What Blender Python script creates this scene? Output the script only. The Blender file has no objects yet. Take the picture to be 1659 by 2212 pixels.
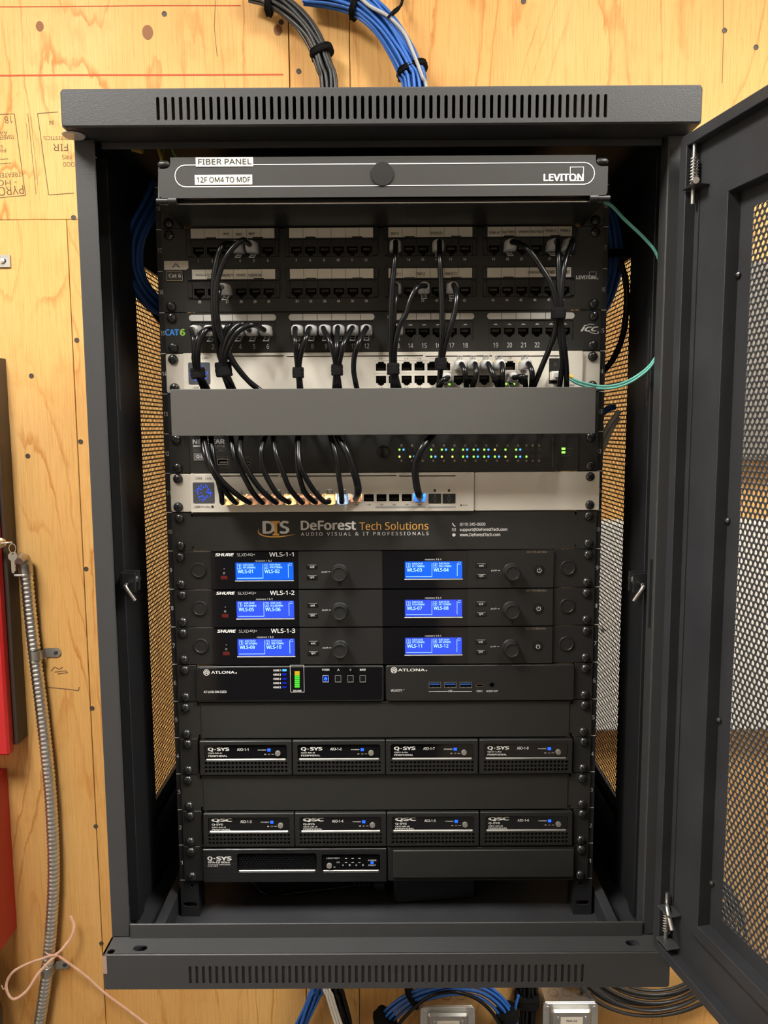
import bpy, math, random
from mathutils import Vector, Matrix, Euler
from mathutils.geometry import tessellate_polygon

random.seed(7)
SC = bpy.context.scene
COL = SC.collection
PI = math.pi

# ------------------------------------------------------------------ camera
IW, IH, FPX = 1659.0, 2212.0, 1650.0
CAM_LOC = Vector((0.00168, -0.86427, 0.53822))
CAM_EUL = Euler((1.46166, 0.00586, 0.00114), 'XYZ')
cam_data = bpy.data.cameras.new('camera')
cam_data.sensor_fit = 'VERTICAL'
cam_data.sensor_height = 36.0
cam_data.lens = FPX / IH * 36.0
cam_data.clip_start = 0.02
cam = bpy.data.objects.new('camera', cam_data)
cam.location = CAM_LOC
cam.rotation_euler = CAM_EUL
COL.objects.link(cam)
SC.camera = cam

# ------------------------------------------------------------------ world, exposure
world = bpy.data.worlds.new('world')
SC.world = world
world.use_nodes = True
world.node_tree.nodes['Background'].inputs[0].default_value = (0.9, 0.95, 1.0, 1)
world.node_tree.nodes['Background'].inputs[1].default_value = 0.02
SC.view_settings.view_transform = 'Standard'
SC.view_settings.look = 'None'
SC.view_settings.gamma = 1.0
SC.view_settings.exposure = 0.0
SC.view_settings.use_curve_mapping = False
SC.cycles.max_bounces = 7
SC.cycles.diffuse_bounces = 3
SC.cycles.glossy_bounces = 3
SC.cycles.transmission_bounces = 6
SC.cycles.caustics_reflective = False
SC.cycles.caustics_refractive = False

# ------------------------------------------------------------------ ceiling lamps (the fixtures' light)
ROOM = dict(x0=-1.75, x1=1.45, y0=-2.35, y1=0.55, z0=-1.05, z1=1.72)
LAMPS = [(0.80, -0.74, 34.5), (-0.80, -0.76, 37.0)]
for lx, ly, pw in LAMPS:
    ld = bpy.data.lights.new('ceiling_lamp_light', 'AREA')
    ld.shape = 'RECTANGLE'
    ld.size, ld.size_y = 0.56, 0.56
    ld.energy = pw
    ld.color = (1.0, 0.972, 0.915)
    lo = bpy.data.objects.new('ceiling_lamp_light', ld)
    lo.location = (lx, ly, ROOM['z1'] - 0.035)
    COL.objects.link(lo)

# ------------------------------------------------------------------ pixel -> plane helper (measuring only)
_R = CAM_EUL.to_matrix()
def ray(px, py):
    return _R @ Vector(((px - IW / 2) / FPX, -(py - IH / 2) / FPX, -1.0))
def V3(px, py, y):
    d = ray(px, py)
    t = (y - CAM_LOC.y) / d.y
    p = CAM_LOC + d * t
    return Vector((p.x, y, p.z))
def P(px, py, y):
    p = V3(px, py, y)
    return p.x, p.z
def RECT(px0, py0, px1, py1, y):
    """world rectangle x0,x1,z0,z1 on plane y for a box measured in the photograph"""
    my, mx = (py0 + py1) / 2, (px0 + px1) / 2
    return P(px0, my, y)[0], P(px1, my, y)[0], P(mx, py1, y)[1], P(mx, py0, y)[1]

# ------------------------------------------------------------------ materials
MATS = {}
def srgb(r, g, b):
    def f(c):
        c /= 255.0
        return c / 12.92 if c <= 0.04045 else ((c + 0.055) / 1.055) ** 2.4
    return (f(r), f(g), f(b), 1.0)
def mat(name, col=(0.5, 0.5, 0.5, 1), rough=0.5, metal=0.0, bump=0.0, bscale=600.0, var=0.0, vscale=30.0,
        emit=None, estr=1.0, trans=0.0, coat=0.0, spec=0.5, aniso=None, ior=1.45):
    if name in MATS: return MATS[name]
    m = bpy.data.materials.new(name)
    m.use_nodes = True
    nt = m.node_tree
    b = nt.nodes['Principled BSDF']
    b.inputs['Base Color'].default_value = col
    b.inputs['Roughness'].default_value = rough
    b.inputs['Metallic'].default_value = metal
    b.inputs['IOR'].default_value = ior
    b.inputs['Specular IOR Level'].default_value = spec
    b.inputs['Transmission Weight'].default_value = trans
    b.inputs['Coat Weight'].default_value = coat
    b.inputs['Coat Roughness'].default_value = 0.06
    if emit:
        b.inputs['Emission Color'].default_value = emit
        b.inputs['Emission Strength'].default_value = estr
        m.cycles.emission_sampling = 'NONE'
    MATS[name] = m
    if not bump and not var: return m
    tc = nt.nodes.new('ShaderNodeTexCoord')
    mp = nt.nodes.new('ShaderNodeMapping')
    nt.links.new(tc.outputs['Object'], mp.inputs['Vector'])
    if aniso: mp.inputs['Scale'].default_value = aniso
    nz = nt.nodes.new('ShaderNodeTexNoise')
    nz.inputs['Scale'].default_value = bscale
    nz.inputs['Detail'].default_value = 2.0
    nt.links.new(mp.outputs['Vector'], nz.inputs['Vector'])
    if bump:
        bp = nt.nodes.new('ShaderNodeBump')
        bp.inputs['Strength'].default_value = bump
        bp.inputs['Distance'].default_value = 0.0006
        nt.links.new(nz.outputs['Fac'], bp.inputs['Height'])
        nt.links.new(bp.outputs['Normal'], b.inputs['Normal'])
    if not var: return m
    n2 = nt.nodes.new('ShaderNodeTexNoise')
    n2.inputs['Scale'].default_value = vscale
    n2.inputs['Detail'].default_value = 4.0
    nt.links.new(mp.outputs['Vector'], n2.inputs['Vector'])
    mx = nt.nodes.new('ShaderNodeMix'); mx.data_type = 'RGBA'
    v = var
    mx.inputs[6].default_value = tuple(c * (1 - v) for c in col[:3]) + (1,)
    mx.inputs[7].default_value = tuple(min(1, c * (1 + v)) for c in col[:3]) + (1,)
    nt.links.new(n2.outputs['Fac'], mx.inputs[0])
    nt.links.new(mx.outputs[2], b.inputs['Base Color'])
    MATS[name] = m
    return m

def plywood(name, seed, hue=1.0):
    m = bpy.data.materials.new(name); m.use_nodes = True
    nt = m.node_tree; N = nt.nodes; L = nt.links
    b = N['Principled BSDF']
    b.inputs['Roughness'].default_value = 0.55
    b.inputs['Specular IOR Level'].default_value = 0.3
    tc = N.new('ShaderNodeTexCoord')
    def mapping(sx, sz, ox=0.0):
        mp = N.new('ShaderNodeMapping')
        mp.inputs['Scale'].default_value = (sx, 1.0, sz)
        mp.inputs['Location'].default_value = (seed * 3.1 + ox, 0, seed * 1.7)
        L.new(tc.outputs['Object'], mp.inputs['Vector'])
        return mp
    def noise(mp, sc, det=4.0, rough=0.55, dist=0.0):
        n = N.new('ShaderNodeTexNoise')
        n.inputs['Scale'].default_value = sc; n.inputs['Detail'].default_value = det
        n.inputs['Roughness'].default_value = rough; n.inputs['Distortion'].default_value = dist
        L.new(mp.outputs['Vector'], n.inputs['Vector'])
        return n
    def ramp(src, stops):
        r = N.new('ShaderNodeValToRGB')
        e = r.color_ramp.elements
        while len(e) < len(stops): e.new(0.5)
        for k, (pos, c) in enumerate(stops):
            e[k].position = pos; e[k].color = c
        L.new(src, r.inputs['Fac'])
        return r
    def mix(fac, a, bb, mode='MIX'):
        x = N.new('ShaderNodeMix'); x.data_type = 'RGBA'; x.blend_type = mode
        if isinstance(fac, float): x.inputs[0].default_value = fac
        else: L.new(fac, x.inputs[0])
        for i, s in ((6, a), (7, bb)):
            if isinstance(s, tuple): x.inputs[i].default_value = s
            else: L.new(s, x.inputs[i])
        return x.outputs[2]
    broad = noise(mapping(1.6, 0.7), 2.2, 3.0)
    base = ramp(broad.outputs['Fac'], [(0.3, srgb(221, 165, 94)), (0.55, srgb(230, 180, 109)), (0.75, srgb(236, 191, 125))])
    # cathedral grain: a slow height field cut into contour lines
    field = noise(mapping(1.5, 0.30, 5.0), 2.6, 2.0, 0.5, 0.5)
    mul = N.new('ShaderNodeMath'); mul.operation = 'MULTIPLY'; mul.inputs[1].default_value = 17.0
    L.new(field.outputs['Fac'], mul.inputs[0])
    wob = noise(mapping(20, 5.0, 2.0), 4.0, 3.0)
    add = N.new('ShaderNodeMath'); add.operation = 'MULTIPLY_ADD'; add.inputs[1].default_value = 0.45
    L.new(wob.outputs['Fac'], add.inputs[0]); L.new(mul.outputs[0], add.inputs[2])
    fr = N.new('ShaderNodeMath'); fr.operation = 'FRACT'; L.new(add.outputs[0], fr.inputs[0])
    lines = ramp(fr.outputs[0], [(0.0, (0, 0, 0, 1)), (0.80, (0.02, 0.02, 0.02, 1)), (0.95, (1, 1, 1, 1)), (1.0, (0, 0, 0, 1))])
    brk = ramp(noise(mapping(6, 2.2, 9.0), 2.0, 3.0).outputs['Fac'], [(0.38, (0.1, 0.1, 0.1, 1)), (0.62, (0.85, 0.85, 0.85, 1))])
    lf = mix(1.0, lines.outputs['Color'], brk.outputs['Color'], 'MULTIPLY')
    c1 = mix(lf, base.outputs['Color'], srgb(196, 124, 50))
    fine = noise(mapping(70, 1.3, 1.0), 9.0, 5.0, 0.65)
    fr2 = ramp(fine.outputs['Fac'], [(0.33, srgb(208, 168, 120)), (0.52, (1, 1, 1, 1))])
    c2 = mix(0.38, c1, fr2.outputs['Color'], 'MULTIPLY')
    ticks = noise(mapping(55, 3.4, 3.0), 6.0, 3.0, 0.7)
    tk = ramp(ticks.outputs['Fac'], [(0.69, (0, 0, 0, 1)), (0.76, (0.75, 0.75, 0.75, 1))])
    c3 = mix(tk.outputs['Color'], c2, srgb(150, 92, 40))
    blot = ramp(noise(mapping(9, 6.0, 7.0), 3.0, 4.0).outputs['Fac'], [(0.56, (0, 0, 0, 1)), (0.8, (0.5, 0.5, 0.5, 1))])
    c4 = mix(blot.outputs['Color'], c3, srgb(206, 146, 76))
    L.new(c4, b.inputs['Base Color'])
    bp = N.new('ShaderNodeBump'); bp.inputs['Strength'].default_value = 0.25; bp.inputs['Distance'].default_value = 0.0015
    L.new(fine.outputs['Fac'], bp.inputs['Height']); L.new(bp.outputs['Normal'], b.inputs['Normal'])
    MATS[name] = m
    return m

mat('powder', (0.046, 0.0465, 0.048, 1), 0.42, bump=0.25, bscale=900, var=0.10, vscale=6, spec=0.5)
mat('powder_dark', (0.016, 0.0164, 0.018, 1), 0.45, bump=0.2, bscale=900, var=0.1, vscale=8)
mat('dusty', (0.031, 0.032, 0.0355, 1), 0.55, bump=0.3, bscale=700, var=0.55, vscale=14)
mat('panel', (0.026, 0.0260, 0.0240, 1), 0.40, bump=0.2, bscale=1200, var=0.06, vscale=6)
mat('plastic', (0.018, 0.0178, 0.0172, 1), 0.40, bump=0.1, bscale=1500)
mat('plastic_lid', (0.046, 0.045, 0.043, 1), 0.38, bump=0.06, bscale=1500, var=0.05, vscale=10)
mat('gloss_black', (0.006, 0.006, 0.007, 1), 0.05, spec=0.6, coat=0.3)
mat('satin_black', (0.010, 0.010, 0.011, 1), 0.2, spec=0.5)
mat('cavity', (0.004, 0.004, 0.004, 1), 0.7)
mat('brushed', (0.055, 0.055, 0.057, 1), 0.32, metal=0.75, bump=0.5, bscale=70, aniso=(0.3, 1, 26), var=0.45, vscale=60)
mat('silver', (0.84, 0.785, 0.68, 1), 0.45, metal=0.15, bump=0.10, bscale=1800, var=0.02)
mat('screw', (0.10, 0.10, 0.10, 1), 0.25, metal=0.8)
mat('duct_grey', (0.078, 0.075, 0.069, 1), 0.42, bump=0.12, bscale=1200, var=0.05, vscale=6)
mat('chrome', (0.72, 0.71, 0.69, 1), 0.22, metal=1.0)
mat('steel', (0.70, 0.70, 0.68, 1), 0.34, metal=1.0, var=0.12, vscale=50)
mat('galv', (0.50, 0.49, 0.46, 1), 0.38, metal=0.9, var=0.25, vscale=60)
mat('brass', (0.72, 0.55, 0.30, 1), 0.3, metal=1.0)
mat('cable_black', (0.006, 0.006, 0.0065, 1), 0.26, spec=0.35)
mat('clear_lit', (1.0, 0.99, 0.97, 1), 0.30, trans=0.93, ior=1.30, spec=0.6)
mat('back_paint', (0.34, 0.30, 0.25, 1), 0.7)
mat('reflection_dark', (0.020, 0.018, 0.017, 1), 0.6)  # for the unseen slab that darkens reflections
mat('cable_grey_black', (0.035, 0.036, 0.038, 1), 0.33)
mat('cable_blue', (0.028, 0.135, 0.50, 1), 0.36, var=0.12, vscale=14)
mat('cable_white', (0.85, 0.83, 0.77, 1), 0.4)
mat('cable_grey', (0.40, 0.41, 0.40, 1), 0.4)
mat('cable_aqua', (0.20, 0.62, 0.52, 1), 0.35)
mat('cable_yellow', (0.65, 0.45, 0.08, 1), 0.4)
mat('cable_green', (0.30, 0.40, 0.10, 1), 0.4)
mat('boot_yellow', (0.85, 0.55, 0.06, 1), 0.4)
mat('velcro', (0.010, 0.010, 0.010, 1), 0.95, spec=0.08, bump=1.0, bscale=900, var=0.4, vscale=500)
mat('clear', (1.0, 0.99, 0.96, 1), 0.10, trans=0.48, ior=1.42, spec=0.9)
mat('label_cream', (0.80, 0.745, 0.64, 1), 0.55, var=0.02)
mat('label_white', (0.74, 0.70, 0.62, 1), 0.5)
mat('pill', (0.62, 0.60, 0.55, 1), 0.5)
mat('print_white', (0.80, 0.79, 0.76, 1), 0.5)
mat('print_grey', (0.42, 0.42, 0.41, 1), 0.5)
mat('print_dim', (0.16, 0.155, 0.15, 1), 0.5)
mat('print_black', (0.03, 0.03, 0.03, 1), 0.6)
mat('print_ink', (0.16, 0.10, 0.05, 1), 0.8)
mat('print_orange', (0.82, 0.42, 0.09, 1), 0.5)
mat('print_blue', (0.06, 0.30, 0.85, 1), 0.5)
mat('print_green', (0.36, 0.66, 0.10, 1), 0.5)
mat('print_tan', (0.34, 0.26, 0.17, 1), 0.5)
mat('print_red', (0.55, 0.10, 0.04, 1), 0.8)
mat('gold', (0.10, 0.09, 0.075, 1), 0.3, metal=1.0)
mat('ir_red', (0.10, 0.012, 0.012, 1), 0.15)
mat('red_paint', (0.62, 0.028, 0.030, 1), 0.32, var=0.05)
mat('brown_box', (0.075, 0.055, 0.042, 1), 0.5, var=0.1)
mat('ribbon', (0.90, 0.50, 0.36, 1), 0.35, var=0.25, vscale=60)
mat('tape', (0.36, 0.24, 0.18, 1), 0.35)
mat('clear_tape', (0.55, 0.53, 0.50, 1), 0.2)
mat('paint_wall', (0.66, 0.61, 0.53, 1), 0.7, var=0.04)
mat('paint_ceiling', (0.80, 0.79, 0.76, 1), 0.8)
mat('floor_mat', (0.13, 0.125, 0.12, 1), 0.6, var=0.15)
mat('white_box', (0.80, 0.77, 0.70, 1), 0.5)
mat('grey_box', (0.24, 0.22, 0.19, 1), 0.5)
mat('lamp_glow', (0.9, 0.9, 0.9, 1), 0.5, emit=(1.0, 0.972, 0.915, 1), estr=18.0)
mat('screen_grey', (0.085, 0.09, 0.105, 1), 0.25)
mat('lcd_blue', (0.0, 0.02, 0.2, 1), 0.2, emit=(0.012, 0.13, 0.80, 1), estr=1.0)
mat('lcd_violet', (0.0, 0.02, 0.2, 1), 0.2, emit=(0.045, 0.085, 0.78, 1), estr=1.0)
mat('lcd_text', (0.2, 0.4, 0.5, 1), 0.4, emit=(0.45, 0.80, 0.98, 1), estr=1.0)
mat('led_blue', (0, 0, 0.2, 1), 0.3, emit=(0.01, 0.07, 1.0, 1), estr=3.0)
mat('led_blue_dim', (0, 0, 0.2, 1), 0.3, emit=(0.005, 0.03, 0.35, 1), estr=0.6)
mat('led_cyan', (0, 0, 0.2, 1), 0.3, emit=(0.05, 0.30, 1.0, 1), estr=2.5)
mat('led_green', (0, 0.1, 0, 1), 0.3, emit=(0.30, 0.95, 0.08, 1), estr=2.0)
mat('led_lime', (0.1, 0.1, 0, 1), 0.3, emit=(0.75, 0.80, 0.15, 1), estr=1.6)
mat('led_amber', (0.1, 0.1, 0, 1), 0.3, emit=(1.0, 0.55, 0.08, 1), estr=1.6)
mat('led_warm', (0.1, 0.1, 0, 1), 0.3, emit=(1.0, 0.60, 0.20, 1), estr=9.0)
mat('led_orange', (0.1, 0.1, 0, 1), 0.3, emit=(1.0, 0.42, 0.18, 1), estr=2.6)
mat('led_pale', (0.1, 0.1, 0, 1), 0.3, emit=(0.45, 0.65, 1.0, 1), estr=4.0)
mat('led_bar_green', (0, 0.1, 0, 1), 0.3, emit=(0.10, 0.75, 0.05, 1), estr=1.0)
mat('led_bar_amber', (0, 0.1, 0, 1), 0.3, emit=(0.90, 0.42, 0.02, 1), estr=1.0)
mat('led_port_blue', (0, 0, 0.2, 1), 0.3, emit=(0.01, 0.13, 1.0, 1), estr=9.0)
mat('led_off', (0.05, 0.05, 0.055, 1), 0.3)
mat('usb_blue', (0.03, 0.12, 0.45, 1), 0.4)

# ------------------------------------------------------------------ mesh builder
def rrect(x0, x1, z0, z1, r, n=4):
    r = max(0.0, min(r, (x1 - x0) / 2 - 1e-6, (z1 - z0) / 2 - 1e-6))
    if r <= 0: return [(x0, z0), (x1, z0), (x1, z1), (x0, z1)]
    out = []
    for cx, cz, a0 in ((x1 - r, z0 + r, -PI / 2), (x1 - r, z1 - r, 0), (x0 + r, z1 - r, PI / 2), (x0 + r, z0 + r, PI)):
        for k in range(n + 1):
            a = a0 + PI / 2 * k / n
            out.append((cx + r * math.cos(a), cz + r * math.sin(a)))
    return out
def circle(cx, cz, r, n=16, rz=None):
    return [(cx + r * math.cos(2 * PI * k / n), cz + (rz or r) * math.sin(2 * PI * k / n)) for k in range(n)]

class MB:
    def __init__(s):
        s.v = []; s.f = []; s.m = []; s.mi = 0
    def add(s, vs, fs):
        o = len(s.v)
        s.v.extend(tuple(v) for v in vs)
        for f in fs:
            s.f.append(tuple(i + o for i in f)); s.m.append(s.mi)
        return s
    def box(s, x0, x1, y0, y1, z0, z1, b=0.0):
        if x1 < x0: x0, x1 = x1, x0
        if y1 < y0: y0, y1 = y1, y0
        if z1 < z0: z0, z1 = z1, z0
        b = min(b, (x1 - x0) * .45, (y1 - y0) * .45, (z1 - z0) * .45)
        if b <= 0:
            vs = [(x, y, z) for x in (x0, x1) for y in (y0, y1) for z in (z0, z1)]
            return s.add(vs, [(0, 1, 3, 2), (4, 6, 7, 5), (0, 4, 5, 1), (2, 3, 7, 6), (0, 2, 6, 4), (1, 5, 7, 3)])
        vs, idx = [], {}
        for i, x in enumerate((x0, x1)):
            for j, y in enumerate((y0, y1)):
                for k, z in enumerate((z0, z1)):
                    sx, sy, sz = (1 - 2 * i), (1 - 2 * j), (1 - 2 * k)
                    for a in range(3):
                        idx[i, j, k, a] = len(vs)
                        vs.append((x + (0 if a == 0 else sx * b), y + (0 if a == 1 else sy * b), z + (0 if a == 2 else sz * b)))
        fs = []
        g = lambda i, j, k, a: idx[i, j, k, a]
        for i in (0, 1): fs.append([g(i, 0, 0, 0), g(i, 1, 0, 0), g(i, 1, 1, 0), g(i, 0, 1, 0)])
        for j in (0, 1): fs.append([g(0, j, 0, 1), g(1, j, 0, 1), g(1, j, 1, 1), g(0, j, 1, 1)])
        for k in (0, 1): fs.append([g(0, 0, k, 2), g(1, 0, k, 2), g(1, 1, k, 2), g(0, 1, k, 2)])
        for i in (0, 1):
            for j in (0, 1): fs.append([g(i, j, 0, 0), g(i, j, 0, 1), g(i, j, 1, 1), g(i, j, 1, 0)])
            for k in (0, 1): fs.append([g(i, 0, k, 0), g(i, 0, k, 2), g(i, 1, k, 2), g(i, 1, k, 0)])
        for j in (0, 1):
            for k in (0, 1): fs.append([g(0, j, k, 1), g(0, j, k, 2), g(1, j, k, 2), g(1, j, k, 1)])
        for i in (0, 1):
            for j in (0, 1):
                for k in (0, 1): fs.append([g(i, j, k, 0), g(i, j, k, 1), g(i, j, k, 2)])
        c = Vector(((x0 + x1) / 2, (y0 + y1) / 2, (z0 + z1) / 2))
        out = []
        for f in fs:
            a, bb, cc = Vector(vs[f[0]]), Vector(vs[f[1]]), Vector(vs[f[2]])
            n = (bb - a).cross(cc - a)
            mid = sum((Vector(vs[q]) for q in f), Vector()) / len(f)
            out.append(tuple(f) if n.dot(mid - c) > 0 else tuple(reversed(f)))
        return s.add(vs, out)
    def plate(s, outline, holes=(), y0=-0.003, y1=0.0, bev=0.0, inner=None, hole_depth=None):
        """extruded outline in the xz plane; y0 is the front (towards the camera). inner = bevelled front outline"""
        n = len(outline)
        if bev and inner is None:
            cx = sum(p[0] for p in outline) / n; cz = sum(p[1] for p in outline) / n
            inner = []
            for k in range(n):
                a, b_, c = outline[k - 1], outline[k], outline[(k + 1) % n]
                def nrm(p, q):
                    dx, dz = q[0] - p[0], q[1] - p[1]; l = math.hypot(dx, dz) or 1
                    return (-dz / l, dx / l)
                n1, n2 = nrm(a, b_), nrm(b_, c)
                mx, mz = n1[0] + n2[0], n1[1] + n2[1]; l2 = (mx * mx + mz * mz) or 1
                inner.append((b_[0] + 2 * bev * mx / l2, b_[1] + 2 * bev * mz / l2))
        fo = inner or outline
        polys = [[Vector((x, z, 0)) for x, z in fo]] + [[Vector((x, z, 0)) for x, z in h] for h in holes]
        tris = tessellate_polygon(polys)
        flat = [p for q in polys for p in q]
        vs = [(p.x, y0, p.y) for p in flat]
        fs = []
        for t in tris:
            a, b_, c = (flat[i] for i in t)
            ccw = (b_ - a).cross(c - a).z > 0
            fs.append(tuple(t) if ccw else tuple(reversed(t)))
        s.add(vs, fs)
        # outer walls
        ring0 = [(x, y0, z) for x, z in fo]
        if inner: ring1 = [(x, y0 + (bev or 0.001), z) for x, z in outline]
        rings = [ring0] + ([ring1] if inner else []) + [[(x, y1, z) for x, z in outline]]
        for ra, rb in zip(rings, rings[1:]):
            m = len(ra)
            s.add(ra + rb, [(k, m + k, m + (k + 1) % m, (k + 1) % m) for k in range(m)])
        for h in holes:
            m = len(h); yd = y1 if hole_depth is None else y0 + hole_depth
            area = sum(h[k][0] * h[(k + 1) % m][1] - h[(k + 1) % m][0] * h[k][1] for k in range(m))
            hh = h if area > 0 else h[::-1]
            s.add([(x, y0, z) for x, z in hh] + [(x, yd, z) for x, z in hh],
                  [(k, (k + 1) % m, m + (k + 1) % m, m + k) for k in range(m)])
        # back
        polys = [[Vector((x, z, 0)) for x, z in outline]] + ([[Vector((x, z, 0)) for x, z in h] for h in holes] if hole_depth is None else [])
        tris = tessellate_polygon(polys)
        flat = [p for q in polys for p in q]
        fs = []
        for t in tris:
            a, b_, c = (flat[i] for i in t)
            ccw = (b_ - a).cross(c - a).z > 0
            fs.append(tuple(reversed(t)) if ccw else tuple(t))
        s.add([(p.x, y1, p.y) for p in flat], fs)
        return s
    def flat(s, poly, y):
        polys = [[Vector((x, z, 0)) for x, z in poly]]
        tris = tessellate_polygon(polys)
        fs = []
        for t in tris:
            a, b_, c = (polys[0][i] for i in t)
            fs.append(tuple(t) if (b_ - a).cross(c - a).z > 0 else tuple(reversed(t)))
        return s.add([(x, y, z) for x, z in poly], fs)
    def rectflat(s, x0, x1, z0, z1, y):
        return s.add([(x0, y, z0), (x1, y, z0), (x1, y, z1), (x0, y, z1)], [(0, 1, 2, 3)])
    def frame(s, x0, x1, z0, z1, t, y, r=0.0):
        """thin printed outline"""
        o = rrect(x0, x1, z0, z1, r); i = rrect(x0 + t, x1 - t, z0 + t, z1 - t, max(0, r - t)) if r > t or r == 0 else rrect(x0 + t, x1 - t, z0 + t, z1 - t, 1e-5)
        m = len(o)
        return s.add([(x, y, z) for x, z in o] + [(x, y, z) for x, z in i], [(k, (k + 1) % m, m + (k + 1) % m, m + k) for k in range(m)])
    def strip(s, pts, w, y):
        """flat printed line through (x,z) points"""
        for a, b_ in zip(pts, pts[1:]):
            dx, dz = b_[0] - a[0], b_[1] - a[1]; l = math.hypot(dx, dz) or 1
            nx, nz = -dz / l * w / 2, dx / l * w / 2
            s.add([(a[0] - nx, y, a[1] - nz), (b_[0] - nx, y, b_[1] - nz), (b_[0] + nx, y, b_[1] + nz), (a[0] + nx, y, a[1] + nz)], [(0, 1, 2, 3)])
        return s
    def loft(s, rings, cap0=True, cap1=True):
        m = len(rings[0])
        vs = [tuple(p) for r in rings for p in r]
        fs = []
        for q in range(len(rings) - 1):
            for k in range(m):
                fs.append((q * m + k, q * m + (k + 1) % m, (q + 1) * m + (k + 1) % m, (q + 1) * m + k))
        if cap0: fs.append(tuple(reversed(range(m))))
        if cap1: fs.append(tuple((len(rings) - 1) * m + k for k in range(m)))
        return s.add(vs, fs)
    def tube(s, pts, r, n=8, squash=None):
        pts = [Vector(p) for p in pts]
        t0 = (pts[1] - pts[0]).normalized()
        up = Vector((0, 0, 1)) if abs(t0.z) < 0.9 else Vector((1, 0, 0))
        nv = (up - t0 * up.dot(t0)).normalized()
        rings = []
        for k, p in enumerate(pts):
            t = (pts[min(k + 1, len(pts) - 1)] - pts[max(k - 1, 0)]).normalized()
            nv = (nv - t * nv.dot(t)).normalized()
            bv = t.cross(nv)
            rr = r[k] if isinstance(r, (list, tuple)) else r
            rings.append([p + (nv * math.cos(2 * PI * q / n) + bv * math.sin(2 * PI * q / n) * (squash or 1)) * rr for q in range(n)])
        return s.loft(rings)
    def lathe(s, prof, c, axis='y', n=16):
        """prof = [(radius, along axis)]"""
        rings = []
        for r, a in prof:
            ring = []
            for k in range(n):
                co, si = math.cos(2 * PI * k / n) * r, math.sin(2 * PI * k / n) * r
                if axis == 'y': ring.append((c[0] + co, c[1] + a, c[2] + si))
                elif axis == 'z': ring.append((c[0] + co, c[1] - si, c[2] + a))
                else: ring.append((c[0] + a, c[1] + co, c[2] + si))
            rings.append(ring)
        return s.loft(rings)
    def mesh(s, name, mats, smooth=None):
        me = bpy.data.meshes.new(name)
        me.from_pydata(s.v, [], s.f)
        for m in (mats if isinstance(mats, (list, tuple)) else [mats]):
            me.materials.append(MATS[m])
        if any(s.m): me.polygons.foreach_set('material_index', s.m)
        if smooth:
            me.polygons.foreach_set('use_smooth', [True] * len(s.f))
            me.set_sharp_from_angle(angle=math.radians(smooth))
        me.update()
        return me
    def build(s, name, mats, parent=None, smooth=None):
        return link(name, s.mesh(name, mats, smooth), parent)

WORLD = {}          # world position of every object that parents others
def link(name, me, parent=None, loc=(0, 0, 0), rot=None):
    o = bpy.data.objects.new(name, me)
    loc = Vector(loc)
    o.location = loc - (WORLD.get(parent.name, Vector()) if parent else Vector())
    if rot: o.rotation_euler = rot
    if parent: o.parent = parent
    COL.objects.link(o)
    WORLD[o.name] = loc
    return o
def tag(o, label=None, cat=None, group=None, kind=None):
    if label: o['label'] = label
    if cat: o['category'] = cat
    if group: o['group'] = group
    if kind: o['kind'] = kind
    return o
def thing(name, label, cat, loc=(0, 0, 0), group=None):
    o = link(name, None, None, loc)
    o.empty_display_size = 0.02
    return tag(o, label, cat, group)

FONT = None
try:      # Blender's bundled sans face; the built-in one serves where it is missing
    import os
    _fp = os.path.join(bpy.utils.system_resource('DATAFILES'), 'fonts', 'NotoSansHebrew-Regular.woff2')
    if os.path.exists(_fp): FONT = bpy.data.fonts.load(_fp)
except Exception:
    FONT = None
_TXT = {}
def glyphs(s, bold=0.0, shear=0.0, space=1.0):
    k = (s, bold, shear, space)
    if k not in _TXT:
        c = bpy.data.curves.new('text_tmp', 'FONT')
        c.body = s; c.shear = shear; c.space_character = space
        c.resolution_u = 3
        if FONT: c.font = FONT
        o = bpy.data.objects.new('text_tmp', c)
        me = o.to_mesh()
        vs = [(v.co.x, v.co.y) for v in me.vertices]
        fs = [tuple(p.vertices) for p in me.polygons]
        o.to_mesh_clear()
        bpy.data.objects.remove(o); bpy.data.curves.remove(c)
        if bold and vs:          # heavier weight: the outline laid down again a little to each side
            nb, base, bf = len(vs), list(vs), list(fs)
            for dx, dy in ((-bold, 0), (bold, 0), (0, bold * .7), (0, -bold * .7)):
                o_ = len(vs)
                vs += [(x + dx, y + dy) for x, y in base]; fs += [tuple(i + o_ for i in f) for f in bf]
        if vs:
            xs = [v[0] for v in vs]; ys = [v[1] for v in vs]
            ax, bx, ay, by = min(xs), max(xs), min(ys), max(ys)
            vs = [((x - ax) / max(bx - ax, 1e-6), (y - ay) / max(by - ay, 1e-6)) for x, y in vs]
        _TXT[k] = (vs, fs)
    return _TXT[k]
def text(mb, s, x0, x1, z0, z1, y, bold=0.0, rot=0.0, shear=0.0, space=1.0):
    vs, fs = glyphs(s, bold, shear, space)
    cx, cz, w, h = (x0 + x1) / 2, (z0 + z1) / 2, x1 - x0, z1 - z0
    co, si = math.cos(rot), math.sin(rot)
    out = []
    nb = len(vs) // 5 if bold else len(vs)      # repeats of a heavy outline lie a hair above one another
    mb.layer = getattr(mb, 'layer', 0) + 1
    for i, (u, v) in enumerate(vs):
        a, b = (u - .5) * w, (v - .5) * h
        out.append((cx + a * co - b * si, y - 1.6e-5 * (i // max(nb, 1)), cz + a * si + b * co))
    mb.add(out, fs)
def tpx(mb, s, px0, py0, px1, py1, y, **k):
    text(mb, s, *RECT(px0, py0, px1, py1, y), y, **k)

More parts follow.
